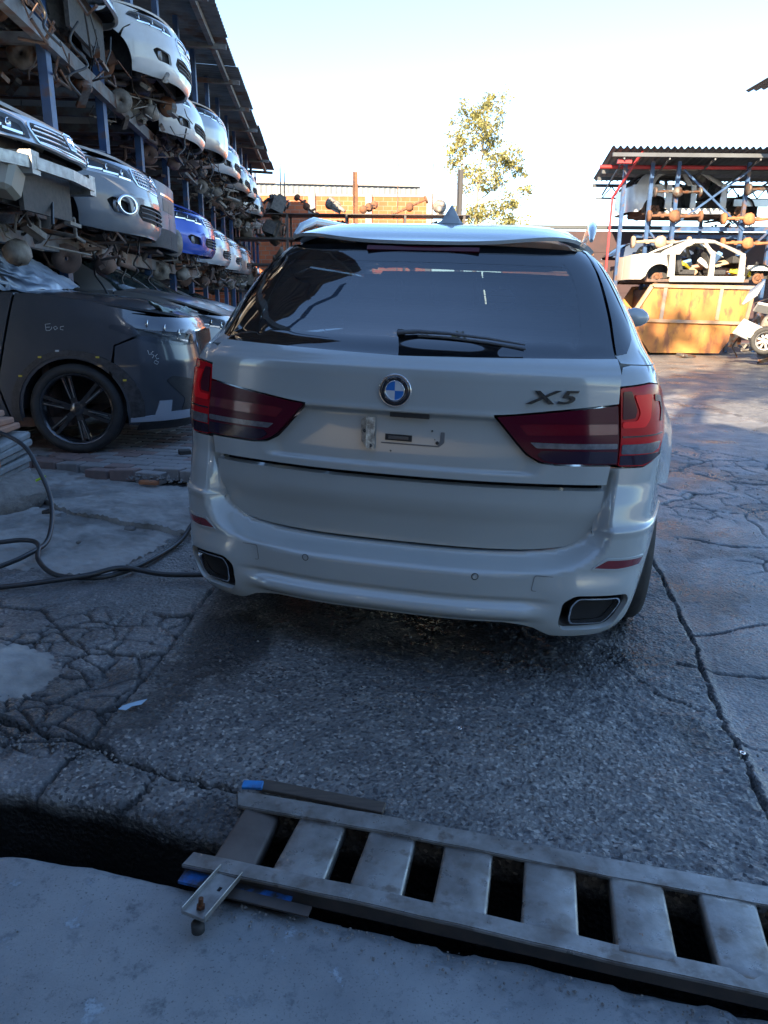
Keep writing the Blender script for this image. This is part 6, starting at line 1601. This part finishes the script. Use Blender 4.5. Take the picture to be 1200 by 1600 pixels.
# tall thin gum tree
def tree(x, y, h, seed, label, crowns, leafc, trunk_r=.16, leaf=.16, nleaf=420, lean=.5):
    root = empty('tree', (x, y, 0), label=label, cat='tree')
    r = random.Random(seed); q = MB()
    T = [(lean * (t ** 1.5) + .12 * math.sin(t * 7), .1 * math.sin(t * 5), h * t) for t in [i / 9 for i in range(10)]]
    q.tube(T, [trunk_r * (1 - .82 * i / 9) for i in range(10)], 8)
    mbs = MB()
    for (cx, cz, rx, rz) in crowns:
        zt = cz - rz * .9 - r.uniform(.1, .6); t = max(.05, min(.98, zt / h)); k = t * 9; i = int(k); f = k - i
        a = Vector(T[i]).lerp(Vector(T[min(9, i + 1)]), f); c = Vector((cx, r.uniform(-.6, .6), cz))
        q.tube([a, a.lerp(c, .5) + Vector((0, 0, -.1)), c], [.05, .035, .012], 5)
        for j in range(5):
            e = c + Vector((r.uniform(-rx, rx), r.uniform(-rx, rx), r.uniform(-rz, rz) * .8)); q.tube([a.lerp(c, .7), e], [.02, .006], 4)
        n = int(nleaf * (rx * rz) / .6)
        sub = [(c + Vector((r.gauss(0, rx * .5), r.gauss(0, rx * .5), r.gauss(0, rz * .5))), r.uniform(.10, .26) * max(rx, .5)) for _ in range(max(5, int(16 * rx * rz / .6)))]
        for j in range(n):
            b, rr = r.choice(sub); p = b + Vector((r.gauss(0, rr), r.gauss(0, rr), r.gauss(0, rr)))
            d = Vector((r.uniform(-1, 1), r.uniform(-1, 1), r.uniform(-1.4, .3))).normalized(); s_ = Vector((r.uniform(-1, 1), r.uniform(-1, 1), r.uniform(-1, 1))).cross(d).normalized(); L_ = leaf * r.uniform(.6, 1.3); w_ = L_ * .24
            mbs.add([p, p + d * L_ * .5 + s_ * w_, p + d * L_, p + d * L_ * .5 - s_ * w_], [(0, 1, 2, 3)])
    q.build('trunk', mat('pale_gum_bark', (.42, .34, .24), rough=.8, col2=(.28, .22, .16), scale=3), root, fix=False)
    mbs.build('crown', leafc, root, fix=False)
    return root
def leaf_mat(name, c1, c2):
    m = mat(name, c1, rough=.55, col2=c2, scale=1.7); N, L, P = nodes_of(m)
    tr = N.new('ShaderNodeBsdfTranslucent'); tr.inputs['Color'].default_value = (*[q * 1.3 for q in c1], 1); mx = N.new('ShaderNodeMixShader'); mx.inputs[0].default_value = .35
    o = N['Material Output']; L.new(P.outputs[0], mx.inputs[1]); L.new(tr.outputs[0], mx.inputs[2]); L.new(mx.outputs[0], o.inputs['Surface']); return m
M_LEAF = leaf_mat('gum_leaves', (.30, .27, .09), (.15, .15, .055))
tree(4.95, 45, 11.6, 5, 'tall thin gum tree with gaps in its crown behind the white SUV roof',
     [(.55, 11.9, .9, .65), (-.6, 11.3, .75, .7), (1.0, 10.9, .55, .6), (-.9, 10.2, .7, .7), (.2, 10.4, .9, .7), (-1.0, 9.2, .65, .7), (.5, 9.7, .6, .5), (1.25, 9.0, .85, .6), (2.1, 8.7, .75, .75), (.3, 8.2, .8, .55), (1.3, 7.9, .8, .4),
      (-.6, 7.9, .45, .6), (2.8, 7.5, .45, .28), (2.3, 6.9, .6, .5), (1.2, 6.6, .8, .6), (.1, 6.3, .9, .6), (-1.0, 6.0, .5, .7), (1.9, 5.6, .9, .7), (-.1, 5.0, 1.1, .8), (-2.4, 5.6, .35, .4)], M_LEAF, nleaf=620, leaf=.20)
M_LEAFD = leaf_mat('dark_leaves', (.055, .075, .03), (.035, .05, .022))
# boundary wall at the right, dark boards on brick
bw2 = empty('dark_boundary_wall', (15.2, 30, 0), label='dark maroon boarded wall along the right back of the yard', cat='wall')
M_MAROON = mat('maroon_boards', (.055, .028, .032), rough=.7, col2=(.035, .022, .028), scale=1.5)
for k in range(11):
    MB().box((.9, 0, .2 + k * .37), (20.4, .10 + .03 * (k % 2), .385)).build('board', M_MAROON, bw2)
MB().box((0, 0, 4.23), (22.5, .3, .12)).build('capping', mat('dark_capping', (.06, .07, .08), rough=.6), bw2)
MB().box((-9.5, -.35, 1.9), (2.6, .3, 3.8)).build('brickwork', MB_RUBBLE, bw2)
# open shed over the second rack
shed = empty('open_shed', (9.5, 22.5, 0), label='open shed with corrugated roof on blue and red posts at the right', cat='shed')
M_SHED = mat('old_dark_sheet', (.11, .12, .135), rough=.6, metal=.3, col2=(.07, .075, .085), scale=1.2, rust=(.12, .08, .06), rust_amt=.2)
for i in range(6):
    sheet('roof_sheet', (-3.85 + i * 1.98, -2.1, 5.25 + .004 * (i % 2)), (2.02, 0, 0), (.95, 5.4, .02), .17, .035, M_SHED, shed)
M_REDP = mat('red_painted_steel', (.42, .03, .03), rough=.5, col2=(.30, .03, .035), scale=4)
for (y, z) in ((-2.05, 5.08), (.4, 5.06), (1.6, 5.06), (3.1, 5.08)): MB().box((2.1 + (y + 2.05) * .17, y, z), (11.8, .07, .09)).build('purlin', M_SHED, shed)
MB().tube([(-3.8, -.9, 4.98), (8, -.9, 5.0)], .05, 8).build('red_beam', M_REDP, shed)
for x in [-3.5 + i * 1.15 for i in range(10)]:
    q = MB(); q.bar((x, -2.05, 5.0), (x + .9, 3.1, 4.8), .035, .05); 
    q.build('truss_bar', M_SHED, shed)
q = MB()
for k in range(20): q.bar((-2.6 + k * .55, 3.05, 4.72), (-2.33 + k * .55, 3.05, 5.05), .03, .03); q.bar((-2.33 + k * .55, 3.05, 5.05), (-2.05 + k * .55, 3.05, 4.72), .03, .03)
q.bar((-2.8, 3.05, 4.70), (8, 3.05, 4.70), .05, .05); q.build('lattice_girder', M_SHED, shed)
q = MB(); q.bar((-3.45, -1.0, 0), (-3.42, -1.0, 4.2), .05, .05); q.bar((-3.42, -1.0, 4.2), (-3.0, -1.9, 5.2), .05, .05); q.build('red_post', M_REDP, shed)
MB().box((-3.45, -1.9, 4.95), (.35, .12, .10)).build('red_beam_end', M_REDP, shed)
for x, y in ((-3.2, -1.2), (-2.45, -1.1), (-1.75, -1.1), (-1.1, 2.8), (-.35, 2.9), (.15, -1.0), (.55, 2.8), (.95, -1.0), (2.6, -1.0), (4.5, -1.0)):
    MB().box((x, y, 2.55), (.09, .09, 5.1)).build('blue_post', M_BLUEPOST, shed)
for z in (3.55,):
    MB().box((1.5, -1.0, z - .12), (7.0, .07, .10)).build('deck_beam', M_BLUEPOST, shed); MB().box((1.5, 1.4, z - .12), (7.0, .07, .10)).build('deck_beam', M_BLUEPOST, shed)
for a, b in (((-1.6, -1.06, 4.9), (.2, -1.06, 3.4)), ((.15, -1.08, 4.9), (-1.75, -1.08, 3.5)), ((.9, -1.06, 3.4), (.1, -1.06, 2.6)), ((-2.4, -1.06, 3.4), (-1.7, -1.06, 2.6))):
    q = MB(); q.bar(a, b, .05, .05); q.build('brace', M_BLUEPOST, shed)
o = make_car('silver hatchback shell without doors or wheels on the upper deck of the right shed', 'car', None, paint('chalky_silver_paint', (.58, .59, .60), metal=.0, dust=.5), (11.0, 23.6, 3.72), math.pi / 2, L=4.1, H=1.50, doors='open', wheels=(0, 0, 0, 0), bumper=False, grille=None, glass=True, seed=30, step=.14, fender=False, hood='none')[0]
for s_ in (-.7, .7): MB().box((s_, .55, .55), (.10, 1.0, .18)).build('chassis_leg', P_SILVER, o)
def axle(x, y, z, lb, sc_=1.0, m=None, rz=0.0):
    me = AXLE_MESH
    if m: me = AXLE_MESH.copy(); me.materials[0] = m
    o = bpy.data.objects.new('axle', me); COL.objects.link(o); o.location = (x, y, z); o.rotation_euler = (.3, 0, rz); o.scale = (sc_,) * 3; tag(o, lb, 'axle'); return o
M_ORUST = mat('orange_rusty_steel', (.36, .15, .06), rough=.9, col2=(.22, .09, .045), scale=8)
M_TANRUST = mat('tan_dusty_steel', (.38, .28, .20), rough=.9, col2=(.25, .18, .13), scale=8)
axle(7.75, 21.3, 4.33, 'brown axle crossing in front of the rear wing of the silver shell', .95, M_STEEL)
axle(10.3, 21.3, 4.40, 'dark axle with a black hub sticking out right of the silver shell', 1.15, M_STEEL, .1)
axle(7.7, 21.2, 3.72, 'brown axle lying under the rear of the silver shell', 1.1, M_RUST)
axle(9.7, 21.2, 3.66, 'orange rusty axle lying under the front of the silver shell', 1.15, M_ORUST, .1)
axle(7.4, 21.2, 3.06, 'tan axle with a pale hub on the lower deck of the right shed', 1.2, M_TANRUST)
axle(9.75, 21.2, 3.05, 'bright orange axle above the bonnet end of the white car wreck', 1.1, M_ORUST)
K_ = 1.13
for o in [shed] + [c for c in COL.objects if c.parent is None and (c.name.startswith('axle') and c.location.y > 20.5 and c.location.x > 6 or c.get('label', '').startswith('silver hatchback shell'))]:
    l = o.location; o.location = (l.x * K_, l.y * K_, 1.47 + (l.z - 1.47) * K_); o.scale = tuple(q_ * K_ for q_ in o.scale)
# rusty skip
skip = empty('rusty_skip', (9.15, 22.6, .02), label='big rusty orange waste skip with sloping ends under the white wreck', cat='skip')
M_SKIP = mat('yellow_orange_rusted_skip', (.44, .21, .05), rough=.8, col2=(.34, .13, .04), scale=1.6, stretch=(1.3, 1.3, .55), rust=(.20, .085, .04), rust_amt=.36, rscale=2.6, detail=9, bump=.004, bscale=12)
N_, L_, P_ = nodes_of(M_SKIP)
M_SKIPGREY = mat('grey_skip_frame', (.25, .22, .20), rough=.75, col2=(.34, .20, .10), scale=2.5)
up = [(-1.98, .98), (-1.40, 1.96), (1.58, 1.92), (1.45, .90)]; dn = [(-1.98, .94), (-1.25, .04), (.80, .04), (1.40, .88)]
for f, (pg, nm) in enumerate(((up, 'upper_side'), (dn, 'lower_side'))):
    MB().prism(pg, -.03, .03, 'Y').build(nm, M_SKIP, skip); 
    MB().prism(pg, 1.75, 1.81, 'Y').build(nm, M_SKIP, skip)
q = MB(); q.add([(-1.98, 0, .98), (-1.98, 1.8, .98), (-1.25, 1.8, .04), (-1.25, 0, .04), (.80, 0, .04), (.80, 1.8, .04), (1.42, 1.8, .90), (1.42, 0, .90), (1.58, 0, 1.9), (1.58, 1.8, 1.9)], [(0, 1, 2, 3), (3, 2, 5, 4), (4, 5, 6, 7), (7, 6, 9, 8)]); q.build('floor_plate', M_SKIP, skip)
q = MB()
for a, b in zip(up, up[1:]): q.bar((a[0], -.05, a[1]), (b[0], -.05, b[1]), .10, .10, up=(0, 1, 0))
q.build('top_rail', M_SKIPGREY, skip); MB().box((-.27, -.06, .95), (3.5, .10, .09), rot=(0, R(1.2), 0)).build('middle_rail', M_SKIPGREY, skip)
for x in (-1.02, .62): MB().box((x, -.045, 1.45), (.10, .07, .92), rot=(0, R(3), 0)).build('rib', M_SKIPGREY, skip)
MB().box((-.2, -.04, 1.4), (.04, .04, .8)).build('rib', M_SKIP, skip)
MB().box((1.62, -.06, 1.88), (.14, .12, .16)).build('corner_lug', M_ORUST, skip)
MB().box((-.05, 1.0, 1.6), (2.6, 1.5, .5)).build('scrap_load', M_STEEL, skip)
# white wreck on the skip
o = make_car('white saloon shell with open door frames lying on the rusty skip', 'car', None, paint('white_shell_paint', (.42, .40, .36), dust=.3, dustcol=(.30, .27, .22)), (11.6, 23.2, 1.86), math.pi / 2, L=4.55, H=1.44, deck=.70, doors='open', wheels=(0, 0, 0, 0), bumper=False, grille=None, glass=False, seed=31, step=.12, under=False, fender=False, hood='none', wslen=.95, wr_=.14)[0]  # one even off-white paint over the whole shell
for s_ in (-.7, .7): MB().box((s_, .6, .62), (.10, 1.1, .14)).build('chassis_leg', P_WHITE2, o)
r4 = random.Random(12)
cols = [('yellow_foam', (.65, .50, .03)), ('tan_trim', (.38, .27, .17)), ('white_trim', (.6, .6, .58)), ('blue_trim', (.10, .2, .4)), ('dark_trim', (.05, .05, .055)), ('pink_brown_trim', (.35, .2, .15))]
for k in range(18):
    nm, c = cols[(k * 5) % 6]
    b = MB().box((0, 0, 0), (r4.uniform(.15, .35), r4.uniform(.3, .7), r4.uniform(.06, .18))).build('loose_trim', mat(nm, c, rough=.8), bev=.02)
    b.parent = o; b.location = (r4.uniform(-.5, .5), 1.2 + (k % 9) * .27, .50 + r4.uniform(0, .35)); b.rotation_euler = (r4.uniform(-.7, .7), r4.uniform(-.6, .6), r4.uniform(0, 3))
# dark car roof seen behind the white wreck, scrap heaps beside the skip
make_car('dark blue car behind the white shell, only its roof line in view', 'car', None, P_DBLUE, (11.3, 25.6, 1.9), math.pi / 2, L=4.2, wheels=(0, 0, 0, 0), under=False, seed=33, step=.2, simple=True)
M_SCR = [M_DUSTALU, M_STEEL, M_RUST, M_OILY, mat('white_scrap_panel', (.52, .52, .50), rough=.5), M_TANRUST]
r5 = random.Random(21)
heap = [(11.9, 22.2, 1.1, 1.0), (12.4, 21.6, 1.8, 1.2), (12.0, 20.4, .5, 1.0), (12.9, 22.6, 2.6, 1.3), (11.6, 19.6, .4, .9), (12.6, 20.2, 1.2, 1.1), (11.2, 18.0, .35, .85), (11.9, 17.6, .4, .9), (13.2, 21.5, .9, 1.3)]
seq = ['pale gearbox at the left foot of the scrap heap on the right', 'dusty casting in the middle of the right scrap heap', 'dark engine low in the right scrap heap', 'brown casting on the top of the right scrap heap', 'oily engine lying nearer than the rest of the right heap', 'grey gearbox half way up the right heap', 'small black engine alone at the front edge of the right heap', 'engine at the front edge of the right heap by the photo border', 'large rusty casting behind the right heap']
for k, (x, y, z, s_) in enumerate(heap):
    me = (GEAR_MESH, ENGINE_MESH)[k % 2].copy(); me.materials[0] = M_SCR[k % len(M_SCR)]
    o = bpy.data.objects.new('engine' if k % 2 else 'gearbox', me); COL.objects.link(o); x -= 1.6; o.location = (x, y - 2.2, z * .8); o.rotation_euler = (r5.uniform(-.5, .5), r5.uniform(-.5, .5), r5.uniform(0, 6)); o.scale = (s_ * 1.35,) * 3; tag(o, seq[k], 'engine' if k % 2 else 'gearbox')
for k, (x, y, z) in enumerate([(9.3, 18.6, .62), (10.2, 18.9, 1.3), (9.6, 17.2, .34), (10.0, 16.6, .34)]):
    h = empty('loose_wheel', (x, y, z), r5.uniform(0, 3), ['wheel standing against the left of the right scrap heap', 'wheel lying high on the right scrap heap', 'wheel on the ground at the front of the right scrap heap', 'second wheel on the ground nearest the camera by the right scrap heap'][k], 'wheel'); wheel_part(h, (0, 0, 0), r=.33, w=.21, rim=.22, spokes=9, style='single')
q = MB()
for k in range(60):
    x, y = r5.uniform(9.4, 11.6), r5.uniform(17.2, 21.5); p = Vector((x, y, r5.uniform(.1, 1.9) * min(1, (x - 9) / 1.2))); q.tube([p, p + Vector((r5.uniform(-.4, .4), r5.uniform(-.4, .4), r5.uniform(-.2, .3))), p + Vector((r5.uniform(-.5, .5), r5.uniform(-.5, .5), r5.uniform(-.3, .3)))], r5.uniform(.012, .04), 5)
    q.box(tuple(p), (r5.uniform(.1, .5), r5.uniform(.1, .4), r5.uniform(.03, .2)), rot=(r5.random() * 3, r5.random() * 3, r5.random() * 3))
tag(q.build('scrap_metal', M_STEEL, fix=False), 'tangle of pipes and plates filling the scrap heap at the right', 'scrap', kind='stuff')
for k, (x, y, z, rx, ry, rz_) in enumerate(((8.9, 18.7, .85, .5, .3, .4), (9.25, 18.4, 1.35, 1.1, .2, -.3), (9.0, 18.9, 1.75, .9, -.5, .9))):
    o = MB().box((0, 0, 0), (.75, .06, .42)).box((.2, -.05, -.05), (.3, .12, .16)).build('body_panel', M_SCR[4], loc=(x, y, z), rot=(rx, ry, rz_), bev=.02); tag(o, ['crumpled white body panel low on the left face of the right scrap heap', 'white body panel half way up the right scrap heap', 'topmost white body panel of the right scrap heap'][k], 'panel')
q = MB()
for k in range(90):
    x, y = r5.uniform(5.2, 7.6), r5.uniform(23.6, 26.4); q.box((x, y, r5.uniform(.05, 2.9) * (1 - abs(x - 6.4) / 2.2)), (r5.uniform(.1, .5), r5.uniform(.1, .5), r5.uniform(.05, .25)), rot=(r5.random() * 3, r5.random() * 3, r5.random() * 3))
tag(q.build('scrap_metal', M_RUSTPINK, fix=False), 'heap of rusty scrap left of the skip', 'scrap', kind='stuff')
tag(MB().box((0, 0, 0), (.5, .3, .08), rot=(.1, .1, .4)).build('rag', M_STEEL, loc=(8.6, 21.6, .05), bev=.02), 'dark lump lying on the sunlit ground before the skip', 'lump')
# roof corner at the right edge of the view
nr = empty('neighbour_roof', (11.0, 18, 0), label='corner of a high corrugated roof at the right edge of the photo', cat='roof')
sheet('roof_sheet', (-1.55, -2, 6.9), (6, 0, .9), (0, 6, 0), .2, .03, M_SHEET, nr)
MB().box((2.5, 1, 3.4), (.1, .1, 6.8)).build('post', M_BEAM, nr)

# ================================================================== the workshop round the camera (throws the shade)
ws = empty('workshop', (0, -5, 0), label='open fronted workshop with a gable roof shaped for shade that the photo is taken from', cat='building')
M_WWALL = mat('workshop_wall', (.12, .12, .125), rough=.9, col2=(.08, .08, .085), scale=1)
MB().box((-6.6, 2.4, 2.4), (.2, 4.8, 4.8)).build('side_wall', M_WWALL, ws); MB().box((2.7, 1.6, 1.7), (.2, 3.2, 3.4)).build('side_wall', M_WWALL, ws)
MB().prism([(-6.7, 0), (2.75, 0), (2.75, 3.5), (-.5, 5.26), (-6.7, 4.98)], .05, .25, 'Y').build('back_wall', M_WWALL, ws)
def roofslab(a, b): 
    return MB().add([(a[0], .0, a[1]), (b[0], .0, b[1]), (b[0], 3.90 - .25 * b[0], b[1]), (a[0], 3.90 - .25 * a[0], a[1]), (a[0], .0, a[1] + .08), (b[0], .0, b[1] + .08), (b[0], 3.90 - .25 * b[0], b[1] + .08), (a[0], 3.90 - .25 * a[0], a[1] + .08)], [(0, 1, 2, 3), (7, 6, 5, 4), (0, 4, 5, 1), (1, 5, 6, 2), (2, 6, 7, 3), (3, 7, 4, 0)])
roofslab((-7, 5.0), (-.5, 5.3)).build('roof', M_SHEET, ws); roofslab((-.5, 5.3), (2.8, 3.5)).build('roof', M_SHEET, ws)  # unseen roof: slopes and front edge shaped for the shade cast on the yard
for (x, y, z) in ((-3.4, 1.8, 4.6), (.2, 1.9, 4.3), (1.3, 1.0, 3.8), (.4, .6, 4.3)):
    tb = MB().box((0, 0, 0), (.45, .06, .03)).build('tube_lamp', mat('lit_tube', (.9, .9, .9), emit=((.9, .95, 1.0), 8.0)), ws, loc=(x, y, z))
# trees behind the workshop: their shade streaks the yard
for i, (x, y, h) in enumerate(((-3.6, -5.8, 11.6), (-.6, -6.2, 12.2), (2.0, -8.5, 14.5), (-4.0, -7.4, 17))):
    r = random.Random(i + 40)
    tree(x, y, h, 60 + i, ['broad dark tree behind the workshop, left', 'broad dark tree behind the workshop, middle', 'broad dark tree behind the workshop, right', 'low dark tree behind the workshop at the far left'][i],
         [(r.gauss(0, 1.2), h - r.uniform(0, 2.6), .9, .5) for _ in range(10 if i < 2 else 4)], M_LEAFD, trunk_r=.22, leaf=.42, nleaf=130)
